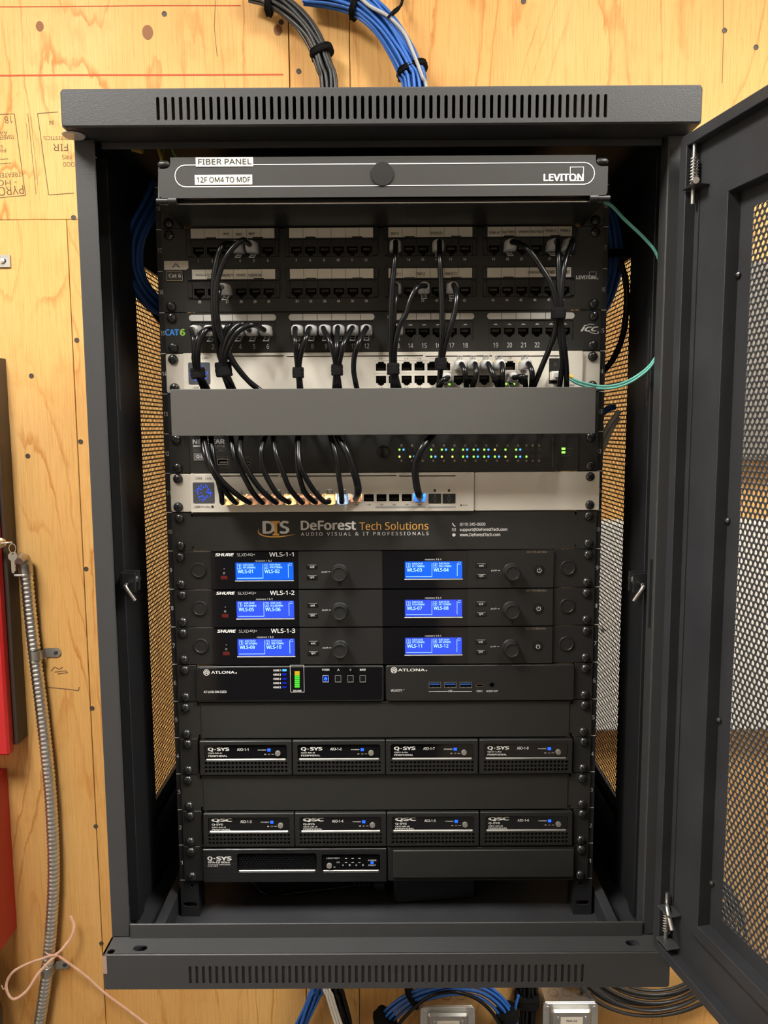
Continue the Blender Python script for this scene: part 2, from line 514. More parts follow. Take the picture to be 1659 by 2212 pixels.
def smooth_path(pts, sub=6):
    """Catmull-Rom through the points"""
    pts = [Vector(p) for p in pts]
    if len(pts) < 3: return pts
    e = [pts[0] * 2 - pts[1]] + pts + [pts[-1] * 2 - pts[-2]]
    out = []
    for k in range(1, len(e) - 2):
        p0, p1, p2, p3 = e[k - 1], e[k], e[k + 1], e[k + 2]
        for q in range(sub):
            t = q / sub
            out.append(0.5 * ((2 * p1) + (p2 - p0) * t + (2 * p0 - 5 * p1 + 4 * p2 - p3) * t * t + (3 * p1 - p0 - 3 * p2 + p3) * t ** 3))
    out.append(pts[-1])
    return out

# ================================================================== the room
def xf(mb, fn):
    mb.v = [fn(*p) for p in mb.v]; return mb
TO_TOP = lambda x, y, z: (x, z, -y)          # outline (x, world y); front y0 = -z_top
TO_RIGHT = lambda x, y, z: (-y, x, z)        # faces +x; outline (world y, z); front y0 = -x
TO_LEFT = lambda x, y, z: (y, -x, z)         # faces -x; outline (-world y, z); front y0 = x

def struct(name, mb, m, smooth=None):
    o = mb.build(name, m, None, smooth); o['kind'] = 'structure'; return o
r = ROOM
WALL_Y = 0.53
struct('floor', MB().box(r['x0'], r['x1'], r['y0'], r['y1'] + .1, r['z0'] - .1, r['z0']), 'floor_mat')
struct('ceiling', MB().box(r['x0'], r['x1'], r['y0'], r['y1'] + .1, r['z1'], r['z1'] + .1), 'paint_ceiling')
struct('wall_left', MB().box(r['x0'] - .1, r['x0'], r['y0'], r['y1'] + .1, r['z0'], r['z1']), 'paint_wall')
struct('wall_right', MB().box(r['x1'], r['x1'] + .1, r['y0'], r['y1'] + .1, r['z0'], r['z1']), 'paint_wall')
struct('wall_front', MB().box(r['x0'], r['x1'], r['y0'] - .1, r['y0'], r['z0'], r['z1']), 'back_paint')
d_ = MB().box(-.72, .22, r['y0'], r['y0'] + .045, r['z0'] + .005, 1.05, .004)  # unseen dark slab, added so the glossy fronts mirror something dark
d_.box(.13, .16, r['y0'] + .045, r['y0'] + .10, -.06, -.03, .004)
struct('reflection_slab', d_, 'reflection_dark')
wall = struct('wall_back', MB().box(r['x0'], r['x1'], r['y1'], r['y1'] + .1, r['z0'], r['z1']), 'cavity')
zj = V3(80, 475, WALL_Y).z          # upper and lower sheets meet here on the left
for k, (a, b, c, d) in enumerate(((r['x0'], -.5585, r['z0'], zj), (-.5572, -.1605, r['z0'], zj), (-.1588, -.0558, r['z0'], r['z1']), (-.0546, r['x1'], r['z0'], r['z1']), (r['x0'], -.1605, zj + .0007, r['z1']))):
    plywood('plywood_%d' % k, k * 2.3 + 0.7)
    mb = MB().box(a, b, WALL_Y, r['y1'], c, d, 0.0008)
    mb.build('plywood_panel', 'plywood_%d' % k, wall)
# screws driven into the sheets
mb = MB()
mb.lathe([(0.0046, 0.0), (0.0046, -0.0004), (0.0032, -0.0006), (0.0015, 0.0012), (0.0003, 0.0014)], (0, 0, 0), 'y', 10)
screw_me = mb.mesh('wall_screw', 'brown_box', 40)
for px, py in ((159, 470), (166, 735), (174, 954), (186, 1229), (199, 1530), (207, 1785), (219, 2038), (607, 48), (645, 154),
               (1131, 3), (1633, 102), (68, 812), (1565, 66), (60, 985), (355, 30)):
    link('wall_screw', screw_me, wall, V3(px, py, WALL_Y - .0003))
# knots
def knot_mat():
    m = bpy.data.materials.new('knot'); m.use_nodes = True
    nt = m.node_tree; b = nt.nodes['Principled BSDF']; b.inputs['Roughness'].default_value = .6
    tc = nt.nodes.new('ShaderNodeTexCoord'); w = nt.nodes.new('ShaderNodeTexWave')
    w.wave_type = 'RINGS'; w.rings_direction = 'Y'; w.inputs['Scale'].default_value = 190; w.inputs['Distortion'].default_value = 2.5
    w.inputs['Detail Scale'].default_value = 60
    nt.links.new(tc.outputs['Object'], w.inputs['Vector'])
    rp = nt.nodes.new('ShaderNodeValToRGB')
    rp.color_ramp.elements[0].color = srgb(92, 48, 24); rp.color_ramp.elements[1].color = srgb(176, 116, 66)
    nt.links.new(w.outputs['Fac'], rp.inputs['Fac']); nt.links.new(rp.outputs['Color'], b.inputs['Base Color'])
    MATS['knot'] = m
knot_mat()
for px, py, rr in ((86, 57, .0075), (319, 70, .0105), (600, 65, .008)):
    mb = MB().lathe([(rr, 0), (rr, -.0004), (rr * .6, -.0006), (.0004, -.0006)], (0, 0, 0), 'y', 18)
    xf(mb, lambda x, y, z: (x * .9, y, z * 1.15))
    link('knot', mb.mesh('knot', 'knot'), wall, V3(px, py, WALL_Y))
# grade stamps (printed upside down) and pencil marks
mb = MB(); Y = WALL_Y - .0004
def wtext(s, px0, py0, px1, py1, rot=PI): tpx(mb, s, px0, py0, px1, py1, Y, rot=rot, bold=0.0)
def wline(*pts, w=.0012): mb.strip([P(a, b, Y) for a, b in pts], w, Y)
wtext('18', 10, 251, 27, 266, PI + .1); wtext('AA+', -8, 283, 16, 291); wtext('TIMBER', -4, 292, 31, 301, PI + .05)
wtext('S', 1, 313, 6, 320); wtext('PR', 0, 321, 13, 329); wtext('TREATED WOOD', -50, 374, 46, 384, PI + .05)
wtext('- HOT', -18, 389, 36, 401); wtext('PYRO', -4, 402, 51, 421, PI + .08)
wtext('#4', 106, 259, 116, 270); wtext('CHARACTERISTICS:', 93, 294, 196, 302); wtext('FIR', 115, 311, 147, 326)
wtext('FRS', 134, 335, 154, 344); wtext('WOOD', 136, 350, 172, 360)
wline((0, 247), (31, 246)); wline((31, 246), (55, 422)); wline((0, 427), (55, 422)); wline((0, 344), (18, 343)); wline((0, 354), (24, 352), w=.0008)
wline((60, 244), (78, 420), w=.0008); wline((81, 245), (125, 242)); wline((81, 245), (105, 421)); wline((105, 421), (160, 417))
wline((57, 266), (60, 300), w=.0006); wline((66, 250), (82, 400), w=.0005)
mb.build('grade_stamp', 'print_ink', wall)
mb = MB()
for pts in (((110, 1450), (118, 1441), (128, 1446), (136, 1441)), ((118, 1452), (142, 1449), (146, 1453), (124, 1456)), ((104, 1485), (138, 1488), (170, 1492)), ((170, 1492), (171, 1484))):
    mb.strip([P(a, b, Y) for a, b in pts], .0016, Y)
mb.strip([P(*q, Y) for q in ((465, 0), (463, 60), (469, 122))], .0009, Y)
mb.strip([P(*q, Y) for q in ((1563, 0), (1563, 70), (1560, 180))], .0009, Y)
mb.build('pencil_mark', 'print_ink', wall)
mb = MB()
mb.strip([P(*q, Y) for q in ((-60, 15), (150, 14), (330, 12), (520, 12))], .0016, Y)
mb.strip([P(*q, Y) for q in ((-60, 164), (150, 162), (330, 162), (612, 161))], .0028, Y)
mb.build('chalk_line', 'print_red', wall)

# ceiling fixtures behind and above the viewer
for k, (lx, ly, pw) in enumerate(LAMPS):
    t = thing('ceiling_light', ('square' if k else 'square') + (' LED panel on the ceiling in front of the cabinet', ' LED panel on the ceiling farther from the plywood')[k], 'light', (lx, ly, r['z1'] - .03), 'ceiling light panels')
    mb = MB(); o_, i_ = .31, .285
    rings = [[(lx + s * q, ly + u * q, z) for s, u in ((-1, -1), (1, -1), (1, 1), (-1, 1))] for q, z in ((o_, r['z1']), (o_, r['z1'] - .03), (i_, r['z1'] - .03), (i_, r['z1'] - .02))]
    mb.loft(rings, False, False); mb.build('light_frame', 'paint_ceiling', t)
    MB().box(lx - i_, lx + i_, ly - i_, ly + i_, r['z1'] - .022, r['z1'] - .018).build('diffuser', 'lamp_glow', t)

# ================================================================== the cabinet
CX, CF, CB = 0.300, -0.1138, 0.485        # half width, front of the caps, rear
CZ0, CZ1 = -0.053, 0.855
cab = thing('server_cabinet', 'black wall-mounted network cabinet with perforated door standing open', 'cabinet', (0, .18, CZ0))

def slots(px0, px1, n, py0, py1, pym, yv, w):
    x0, x1 = P(px0, pym, yv)[0], P(px1, pym, yv)[0]
    mid = (px0 + px1) / 2
    z0, z1 = P(mid, py1, yv)[1], P(mid, py0, yv)[1]
    return [rrect(x0 + (x1 - x0) * k / (n - 1) - w / 2, x0 + (x1 - x0) * k / (n - 1) + w / 2, z0, z1, w / 2 - 1e-5, 3) for k in range(n)]

mb = MB()
zt0, zt1 = .8205, CZ1
mb.plate(rrect(-CX, CX, zt0, zt1, .004), slots(341, 1308, 60, 206, 257, 231, CF, .0032), CF, CF + .0022, bev=.0015)
mb.box(-CX + .002, CX - .002, CF + .0012, CB, zt1 - .0022, zt1 - .0002)
for s in (-1, 1):
    mb.box(s * (CX - .002), s * CX, CF + .0022, CB, zt0 + .001, zt1 - .0022)
mb.box(-CX + .002, CX - .002, CF + .0022, -.0765, zt0, zt0 + .0015)
mb.build('top_cap', 'powder', cab, 40)
MB().box(-.2765, .2765, -.0765, -.0745, .8138, .8205, .0005).build('door_lintel', 'powder', cab)

mb = MB()
zb0, zb1 = CZ0, -.0129
mb.plate(rrect(-CX, CX, zb0, zb1, .003), slots(411, 1258, 60, 2085, 2124, 2104, CF, .0031), CF, CF + .0012, bev=.0008)
mb.box(-CX + .002, CX - .002, CF + .0022, CB, zb0 + .0002, zb0 + .002)
for s in (-1, 1):
    mb.box(s * (CX - .002), s * CX, CF + .0022, CB, zb0 + .001, zb1)
t2 = MB()
h1 = P(240, 2055, CF)  # holes along the top of the sill
def sill_hole(px, py, wx, wy):
    d = ray(px, py); t = (zb1 - CAM_LOC.z) / d.z; q = CAM_LOC + d * t
    return rrect(q.x - wx, q.x + wx, q.y - wy, q.y + wy, min(wx, wy) * .98, 4)
t2.plate([(-CX, CF + .002), (CX, CF + .002), (CX, -.0855), (-CX, -.0855)], [sill_hole(240, 2055, .004, .004), sill_hole(303, 2048, .0075, .0045), sill_hole(1367, 2037, .0075, .0045)], -zb1, -(zb1 - .0015))
xf(t2, TO_TOP)
mb.add(t2.v, t2.f)
mb.build('bottom_cap', 'powder', cab, 40)
MB().box(-.264, .264, CF + .0016, CF + .0026, zb0 + .004, zb1 - .004).build('vent_backing', 'panel', cab)
MB().box(-.2790, .2790, -.0875, -.0855, zb1 - .001, .0035, .0006).build('door_sill', 'powder', cab)
# bare wire ends poking through the two outermost vent slots of each cap
mb = MB()
mb.box(-.2985, .2985, -.0855, CB, -.049, -.047)
mb.build('floor_plate', 'dusty', cab)
MB().box(-.298, .298, CB - .003, CB, -.047, .8527).build('rear_panel', 'powder_dark', cab)

for s in (-1, 1):
    mb = MB()
    mb.box(s * CX, s * .2800, -.085, -.083, zb1, zt0, .0009)
    e_ = .2885 if s < 0 else .2800
    mb.box(s * (e_ + .002), s * e_, -.0835, -.063, zb1, zt0, .0006)
    mb.box(s * CX, s * .2985, -.083, .064, zb1, zt0)
    mb.build('corner_post', 'powder', cab)
    mb = MB()
    mb.box(s * .2985, s * .2870, -.032, -.014, -.03, .8205, .0008)
    mb.box(s * .2985, s * .2905, -.012, .026, -.03, .8205, .0008)
    mb.box(s * .2985, s * .2935, .026, .0645, -.03, .8205, .0008)
    mb.build('side_channel', 'powder_dark', cab)
    # keyhole stamping on the channel
    MB().box(s * .2871, s * .2864, -.026, -.0235, .56, .655).build('channel_flange', 'powder', cab)

# perforated side sheets: real holes in a staggered pattern
def perforated(nu, nv, p, rad, t, sides=12):
    mb = MB(); dz = p * math.sqrt(3) / 2
    out = [((p / 2) if k % 2 == 0 else p / math.sqrt(3), PI / 6 * k) for k in range(12)]
    if sides == 6: out = [o for k, o in enumerate(out) if k % 2]
    oc = [(d * math.cos(a), d * math.sin(a)) for d, a in out]
    ic = [(rad * math.cos(a), rad * math.sin(a)) for d, a in out]
    m = len(oc)
    tmpl = [(k, (k + 1) % m, m + (k + 1) % m, m + k) for k in range(m)] + [(m + k, m + (k + 1) % m, 2 * m + (k + 1) % m, 2 * m + k) for k in range(m)]
    vs, fs = [], []
    for j in range(nv):
        for i in range(nu):
            cx = (i + (.5 if j % 2 else 0) + .5) * p; cz = (j + .5) * dz; o = len(vs)
            vs += [(cx + a, 0, cz + b) for a, b in oc] + [(cx + a, 0, cz + b) for a, b in ic] + [(cx + a, t, cz + b) for a, b in ic]
            fs += [tuple(q + o for q in f) for f in tmpl]
    mb.v, mb.f, mb.m = vs, fs, [0] * len(fs)
    return mb
PITCH = .0060
side_me = perforated(66, 130, PITCH, .00240, .0002, 6).mesh('perforated_sheet', 'powder_dark')
Zp0, Zp1, Yp0, Yp1 = .064, .738, .066, .462
for s in (-1, 1):
    o = link('side_panel', MB().mesh('side_panel', 'powder_dark'), cab)
    mb = MB()
    q = MB().plate([(.064, -.047), (CB - .003, -.047), (CB - .003, .819), (.064, .819)], [[(Yp0 + .003, Zp0 + .002), (Yp1 + .001, Zp0 + .002), (Yp1 + .001, Zp1), (Yp0 + .003, Zp1)]], .2945, .2985)
    xf(q, TO_RIGHT) if s < 0 else xf(q, lambda x, y, z: (y, x, z))
    if s > 0: q.f = [tuple(reversed(f)) for f in q.f]
    mb.v, mb.f, mb.m = q.v, q.f, q.m
    if s < 0: mb.v = [(-x if False else x, y, z) for x, y, z in mb.v]
    o.data = mb.mesh('side_panel', 'powder_dark')
    p_ = link('perforated_sheet', side_me, o, (s * .2965, Yp0, Zp0), (0, 0, PI / 2) if s < 0 else (0, 0, -PI / 2))
    if s > 0: p_.location = (s * .2965, Yp1 + .001, Zp0)
    o_children = p_
# stiffener rails low on each side wall, and the runner on the floor
for s in (-1, 1):
    mb = MB()
    mb.box(s * .2640, s * .2520, -.076, .45, -.047, -.020, .001)
    mb.build('floor_runner', 'dusty', cab)
    mb = MB()
    a = [(s * .294, .07, .028), (s * .294, .45, .040)]
    mb.box(s * .2945, s * .288, .066, .46, .030, .045, .001)
    mb.build('side_rib', 'powder_dark', cab)
# mounting rails with their printed unit numbers
for s in (-1, 1):
    mb = MB()
    hole = rrect(*sorted((s * .2445, s * .2285)), -.0345, -.0285, .0029)
    hole2 = circle(s * .2335, -.0075, .0022, 8)
    mb.plate([(min(s * .2475, s * .2256), -.0469), (max(s * .2475, s * .2256), -.0469), (max(s * .2475, s * .2256), .806), (min(s * .2475, s * .2256), .806)], [hole, hole2], 0, .002)
    mb.box(s * .2475, s * .2455, .002, .034, -.0469, .806)
    mb.box(s * .2256, s * .2276, .002, .028, -.0469, .806)
    rail = mb.build('mounting_rail', 'powder_dark', cab)
    mb = MB()
    for n in range(1, 19):
        z = (n - .5) * .04445
        if s > 0: text(mb, str(n), .2425 - (.0015 if n > 9 else 0), .2455, z - .0024, z + .0024, -.0003, bold=.01)
        else: text(mb, str(n), -.2462, -.2462 + (.0032 if n > 9 else .0018) + .001, z - .0024, z + .0024, -.0003, bold=.01)
        mb.rectflat(*sorted((s * .2415, s * .2472)), n * .04445 - .0004, n * .04445 + .0004, -.0003)
    mb.rectflat(*sorted((s * .2385, s * .2472)), -.0004, .0004, -.0003)
    mb.build('unit_numbers', 'print_white', rail)

# spring latches on both inner channels
def helix(c, rad, pitch, turns, wire, axis='z', n=14):
    pts = []
    for k in range(int(turns * n) + 1):
        a = 2 * PI * k / n; h = pitch * k / n
        if axis == 'z': pts.append((c[0] + rad * math.cos(a), c[1] + rad * math.sin(a), c[2] + h))
        else: pts.append((c[0] + rad * math.cos(a), c[1] + h, c[2] + rad * math.sin(a)))
    return MB().tube(pts, wire, 6)
for s, (px, py) in ((-1, (278, 1254)), (1, (1382, 1255))):
    c = V3(px, py, -.040); c.x = s * .276
    mb = MB().box(s * .2865, s * .2700, -.048, -.046, c.z - .012, c.z + .010, .0006)
    mb.box(s * .2865, s * .2700, -.034, -.032, c.z - .012, c.z + .010, .0006)
    mb.box(s * .2865, s * .2850, -.048, -.032, c.z - .012, c.z + .010)
    la = mb.build('latch_bracket', 'powder_dark', cab)
    hx = helix((c.x, -.045, c.z), .0042, .0022, 9, .0007, 'y'); hx.build('latch_spring', 'chrome', la, 60)
    mb = MB().tube([(c.x, -.02, c.z), (c.x, -.062, c.z)], .0024, 8)
    mb.tube(smooth_path([(c.x, -.060, c.z), (c.x - s * .001, -.064, c.z - .003), (c.x - s * .010, -.064, c.z - .017)]), .0024, 8)
    mb.build('latch_pin', 'chrome', la, 50)
    MB().box(s * (.2886 if s < 0 else .2801), s * (.2881 if s < 0 else .2796), -.079, -.072, c.z - .043, c.z + .030).build('latch_slot', 'cavity', cab)
# peeling round pad on the cap and a strip of tape on the lower cap
c = V3(155, 296, -.095)
mb = MB().lathe([(.0005, .0004), (.0098, .0004), (.0110, 0), (.0098, -.0012), (.0005, -.0010)], (0, 0, 0), 'z', 14)
link('felt_pad', mb.mesh('felt_pad', 'clear_tape', 40), cab, (c.x + .002, -.095, zt0 - .0006), (0, 0, .5))
x0, x1, z0, z1 = RECT(221, 2066, 231, 2103, CF)
MB().box(-.3003, x1, CF - .0005, CF - .0001, z0, z1).build('tape_strip', 'tape', cab)

# ------------------------------------------------------------------ the open door
HINGE = Vector((.2848, -.1015, 0)); TH = math.atan2(-.9755, .220)
DW, DZ0, DZ1 = .585, -.0150, .8115
def drect(ins, y, rr=0.0):
    return [(x, y, z) for x, z in ((ins, DZ0 + ins), (DW - ins, DZ0 + ins), (DW - ins, DZ1 - ins), (ins, DZ1 - ins))]
rings = [drect(i, y) for i, y in ((0, .026), (.0004, .0004), (.0012, 0), (.0105, 0), (.011, .0005), (.011, .0110), (.0550, .0110), (.0550, .0045), (.0555, .004), (.0680, .004), (.0685, .0045), (.0685, .0175), (.0845, .0175), (.0845, .0187), (.075, .026))]
mb = MB()
m4 = []
for q in range(len(rings)):
    a, b = rings[q], rings[(q + 1) % len(rings)]
    mb.add(a + b, [(k, (k + 1) % 4, 4 + (k + 1) % 4, 4 + k) for k in range(4)])
door = link('door', mb.mesh('door', 'dusty'), cab, HINGE, (0, 0, TH))
def dpart(name, mb, m, smooth=None):
    o = mb.build(name, m, None, smooth); o.parent = door; o.location = (0, 0, 0); return o
nu = int((DW - .166) / PITCH); nv = int((DZ1 - DZ0 - .164) / (PITCH * .866))
mb = perforated(nu, nv, PITCH, .00235, .0012, 12)
xf(mb, lambda x, y, z: (x + .0835, y + .0176, z + DZ0 + .082))
dpart('perforated_sheet', mb, 'powder')
for z in (.098, .262, .452, .672):
    mb = MB().lathe([(.0032, .002), (.0030, -.0012), (.0015, -.0026), (.0002, -.003)], (.0705, .0165, z), 'y', 10)
    dpart('rivet', mb, 'screw', 40)
dpart('seam_bead', MB().box(.0185, .0192, .0095, .011, DZ0 + .06, DZ1 - .06), 'powder')
# spring hinge pins, top and bottom
for z0, z1, dz in ((.7625, .7875, -1), (.013, .038, 1)):
    hx = helix((.0165, .0045, z0), .0042, (z1 - z0) / 9, 9, .00075, 'z'); dpart('hinge_spring', hx, 'chrome', 60)
    mb = MB().tube([(.0165, .0045, z0 - .016), (.0165, .0045, z1 + .018)], .0021, 8)
    if dz > 0: mb.tube(smooth_path([(.0165, .0045, z1 + .004), (.022, .001, z1 + .007), (.027, -.001, z1 + .004), (.037, -.002, z1 - .009)]), .0026, 8)
    else: mb.tube([(.0165, .0045, z0 + .001), (.034, -.0045, z0)], .0031, 10)
    dpart('hinge_pin', mb, 'steel', 50)
    for zz in ((z0 - .0035, z1 + .001) if dz > 0 else (z0 - .003,)):
        dpart('hinge_bracket', MB().box(.0115, .033, -.004, .011, zz - (.006 if dz > 0 and zz < z0 else 0), zz + .0018 - (.006 if dz > 0 and zz < z0 else 0), .0008), 'powder')

# ================================================================== rack equipment
UH = .04445
EAR = .2413
def U(n): return (n - 1) * UH
_scr = MB()
_scr.lathe([(.0055, 0), (.0055, -.0008), (.0050, -.0022), (.0037, -.0033), (.0017, -.0038), (.0002, -.0039)], (0, 0, 0), 'y', 16)
_scr.mi = 1
_scr.box(-.0030, .0030, -.0040, -.0020, -.00065, .00065); _scr.box(-.00065, .00065, -.0041, -.0020, -.0030, .0030)
SCREW = _scr.mesh('rack_screw', ['screw', 'cavity'], 40)
HX = .23255
def screws(dev, zs, yf=-.003, sides=(-1, 1)):
    for s in sides:
        for z in zs:
            link('rack_screw', SCREW, dev, (s * HX + random.uniform(-.0006, .0006), yf, z + random.uniform(-.0004, .0004)), (0, random.uniform(0, 1.5), 0))
def uz(n): return (U(n) + .00635, U(n) + .0381)
G = .0004
def ear_notches(x0, x1, z0, z1):
    """outline of a panel with the small square notches beside its ears"""
    n, w, d = .0075, .0022, .0045
    xl, xr = x0 + .0225, x1 - .0225
    return [(x0, z0), (xl, z0), (xl, z0 + d), (xl + w, z0 + d), (xl + w, z0), (xr - w, z0), (xr - w, z0 + d), (xr, z0 + d), (xr, z0), (x1, z0),
            (x1, z1), (xr, z1), (xr, z1 - d), (xr - w, z1 - d), (xr - w, z1), (xl + w, z1), (xl + w, z1 - d), (xl, z1 - d), (xl, z1), (x0, z1)]
def chassis(dev, n, nU=1, depth=.24, y0=0.0, x0=-.218, x1=.218):
    MB().box(x0, x1, y0, y0 + depth, U(n) + .002, U(n + nU) - .002).build('chassis', 'powder_dark', dev)

# RJ45 jack: front ring with a keyed opening, walls, floor and contacts
def jack(ow, oh, dx=0.0, dz=0.0, w=.0118, h=.0072, tab=1, body='plastic', depth=.0105, pins=True, name='port'):
    mb = MB()
    x, z0, z1 = w / 2, -h / 2, h / 2
    o = [(-x, z0), (-.0034, z0), (-.0034, z0 - .0017), (-.0017, z0 - .0017), (-.0017, z0 - .0030), (.0017, z0 - .0030), (.0017, z0 - .0017), (.0034, z0 - .0017), (.0034, z0), (x, z0), (x, z1), (-x, z1)]
    if tab < 0: o = [(a, -b) for a, b in o][::-1]
    outer = [(-ow / 2 + dx, -oh / 2 + dz), (ow / 2 + dx, -oh / 2 + dz), (ow / 2 + dx, oh / 2 + dz), (-ow / 2 + dx, oh / 2 + dz)]
    mb.plate(outer, [o], 0, .0015)
    mb.mi = 1
    m = len(o)
    mb.add([(a, .0012, b) for a, b in o] + [(a, depth, b) for a, b in o], [(k, (k + 1) % m, m + (k + 1) % m, m + k) for k in range(m)])
    mb.flat(o, depth)
    if pins:
        mb.mi = 2
        for k in range(8):
            px = -.0036 + k * .00103
            zz = z1 - .001 if tab > 0 else z0 + .001
            mb.box(px - .00022, px + .00022, .004, depth - .001, zz - (.0026 if tab > 0 else 0), zz + (0 if tab > 0 else .0026))
    return mb.mesh(name, [body, 'cavity', 'gold'])

# ---------------------------------------------------------------- fibre enclosure, top unit
fib = thing('fiber_enclosure', 'black fiber panel with hinged lid at the top of the rack', 'fiber panel', (0, 0, U(18)))
zb = U(18) + .0012
FY = -.100
x0, x1 = P(342, 383, FY)[0], P(1313, 383, FY)[0]
dz0, dz1 = zb + .0010, zb + .0405
mb = MB()
mb.box(-.218, .218, -.088, .20, zb, zb + .0012)
mb.box(-.218, .218, .18, .20, zb, U(19) - .001)
mb.box(-.218, .218, -.030, .20, U(19) - .0022, U(19) - .001)
mb.build('tray', 'plastic', fib)
for s in (-1, 1):
    mb = MB()
    q = [(0.0, zb - .0012), (0.0, U(19) - .001), (-.086, U(19) - .001), (-.092, zb + .004), (-.02, zb - .0012)]
    pl = MB().plate([(a, b) for a, b in q][::-1], [], .2165, .2180)
    mb.v = [(s * y, x, z) for x, y, z in pl.v]; mb.f = pl.f; mb.m = pl.m
    mb.box(s * .2165, s * EAR, -.003, 0, zb - .001, zb + .0300, .0004)
    mb.build('side_bracket', 'plastic', fib)
mb = MB()
c1, c2 = P(826, 376, FY)
no = .008
nw_, nh_ = .0120, .0105
low = rrect(x0, x1, dz0 + .002, dz1, .004)
outl = [p for p in low if p[1] < (dz0 + dz1) / 2 and p[0] > 0] + [(x1, dz1 - nh_)] + [(x1 - nw_ + nw_ * .5 * (1 - math.sin(a)), dz1 - nh_ + nh_ * .45 * (1 - math.cos(a))) for a in (0.0, .5, 1.0, PI / 2)] + [(x1 - nw_, dz1), (x0 + nw_, dz1)] + [(x0 + nw_ - nw_ * .5 * (1 - math.sin(a)), dz1 - nh_ + nh_ * .45 * (1 - math.cos(a))) for a in (PI / 2, 1.0, .5, 0.0)] + [(x0, dz1 - nh_)] + [p for p in low if p[1] < (dz0 + dz1) / 2 and p[0] < 0]
mb.plate(outl, [], FY, FY + .0022)
lid = mb.build('lid', 'plastic_lid', fib, 30)
cxk, czk = P(826, 376, FY)
MB().lathe([(.0113, 0), (.0113, -.0006), (.0108, -.0012), (.0004, -.0013)], (cxk, FY, czk), 'y', 28).build('thumb_disc', 'plastic', lid, 40)
mb = MB()
rx0, rx1, rz0, rz1 = RECT(377, 353, 1285, 402, FY)
mb.frame(rx0, rx1, rz0, rz1, .0008, FY - .0003, (rz1 - rz0) / 2 - 1e-5)
tpx(mb, 'LEVITON', 1174, 375, 1261, 391, FY - .0003, bold=.035)
fx0, fx1, fz0, fz1 = RECT(1231, 360, 1261, 391, FY - .0003)
mb.frame(fx0, fx1, fz0, fz1, .0006, FY - .0003)
mb.build('printed_outline', 'print_white', lid)
for txt, bx, tx in (('FIBER PANEL', (423, 340, 547, 360), (428, 343, 543, 355)), ('12F OM4 TO MDF', (421, 378, 545, 399), (425, 382, 541, 394))):
    a, b, c, d = RECT(*bx, FY)
    lb = MB().box(a, b, FY - .0005, FY - .0001, c, d).build('tape_label', 'label_cream', lid)
    mb = MB(); tpx(mb, txt, *tx, FY - .0007, bold=.012); mb.build('label_text', 'print_black', lb) if False else mb.build('label_text', 'print_black', lid)
for s, pxs in ((-1, (341, 364)), (1, (1288, 1316))):
    xe = x0 if s < 0 else x1
    MB().box(xe + s * .0005, xe - s * .0115, FY - .0015, FY + .012, dz1 - .0092, dz1 - .0028, .0022).build('lid_catch', 'plastic', fib, 60)
    mb = MB().tube([(xe + s * .003, FY + .003, dz0), (xe - s * .008, FY + .003, dz0)], .0030, 12)
    mb.tube([(xe - s * .0085, FY + .003, dz0), (xe - s * .0165, FY + .003, dz0)], .0038, 12)
    mb.build('hinge_barrel', 'plastic', fib, 40)
MB().tube([(x0 + .016, FY + .006, dz0 - .002), (x1 - .016, FY + .006, dz0 - .002)], .0007, 6).build('hinge_rod', 'chrome', fib, 40)
MB().box(x0 + .018, x1 - .018, FY + .009, FY + .0105, zb - .001, zb + .004).build('front_lip', 'plastic', fib)
screws(fib, (U(18) + .00635,))

# ---------------------------------------------------------------- 48-port patch panel (two units)
pp = thing('patch_bay', 'black 48-port patch panel with cream label strips over its ports', 'patch panel', (0, 0, U(16)))
YF = -.003
z0, z1 = U(16) + G, U(18) - G
grp = [(402, 605, 429.4, 579.5), (616, 818, 640.8, 791.5), (829, 1031, 853.8, 1004.8), (1042, 1244, 1067, 1218.5)]
gx = []
for a, b, c, d in grp:
    gx.append([P(q, 548, YF)[0] for q in (a, b, c, d)])
RZ = []      # per row: label z, port z, number z from mid-picture measurements
for lab, prt, num in (((493.5, 514.5), (518, 554), 562), ((581, 603), (608, 643), 650.5)):
    RZ.append((P(720, lab[1], YF)[1], P(720, lab[0], YF)[1], P(720, prt[1], YF)[1], P(720, prt[0], YF)[1], P(720, num, YF)[1]))
holes = []
for g in gx:
    for rz in RZ:
        holes.append(rrect(g[0] + .001, g[1] - .001, rz[2], rz[3], .0008, 2))
mb = MB().plate(rrect(-EAR, EAR, z0, z1, .001), holes, YF, 0)
mb.build('faceplate', 'panel', pp)
MB().box(-.215, .215, .012, .03, z0 + .004, z1 - .004).build('circuit_board', 'powder_dark', pp)
pitch = (gx[0][3] - gx[0][2]) / 5
J48 = jack(pitch - .0003, RZ[0][3] - RZ[0][2], 0, .0022, tab=1, name='port')
lab_me = {}
PORT48 = {}
wl = None
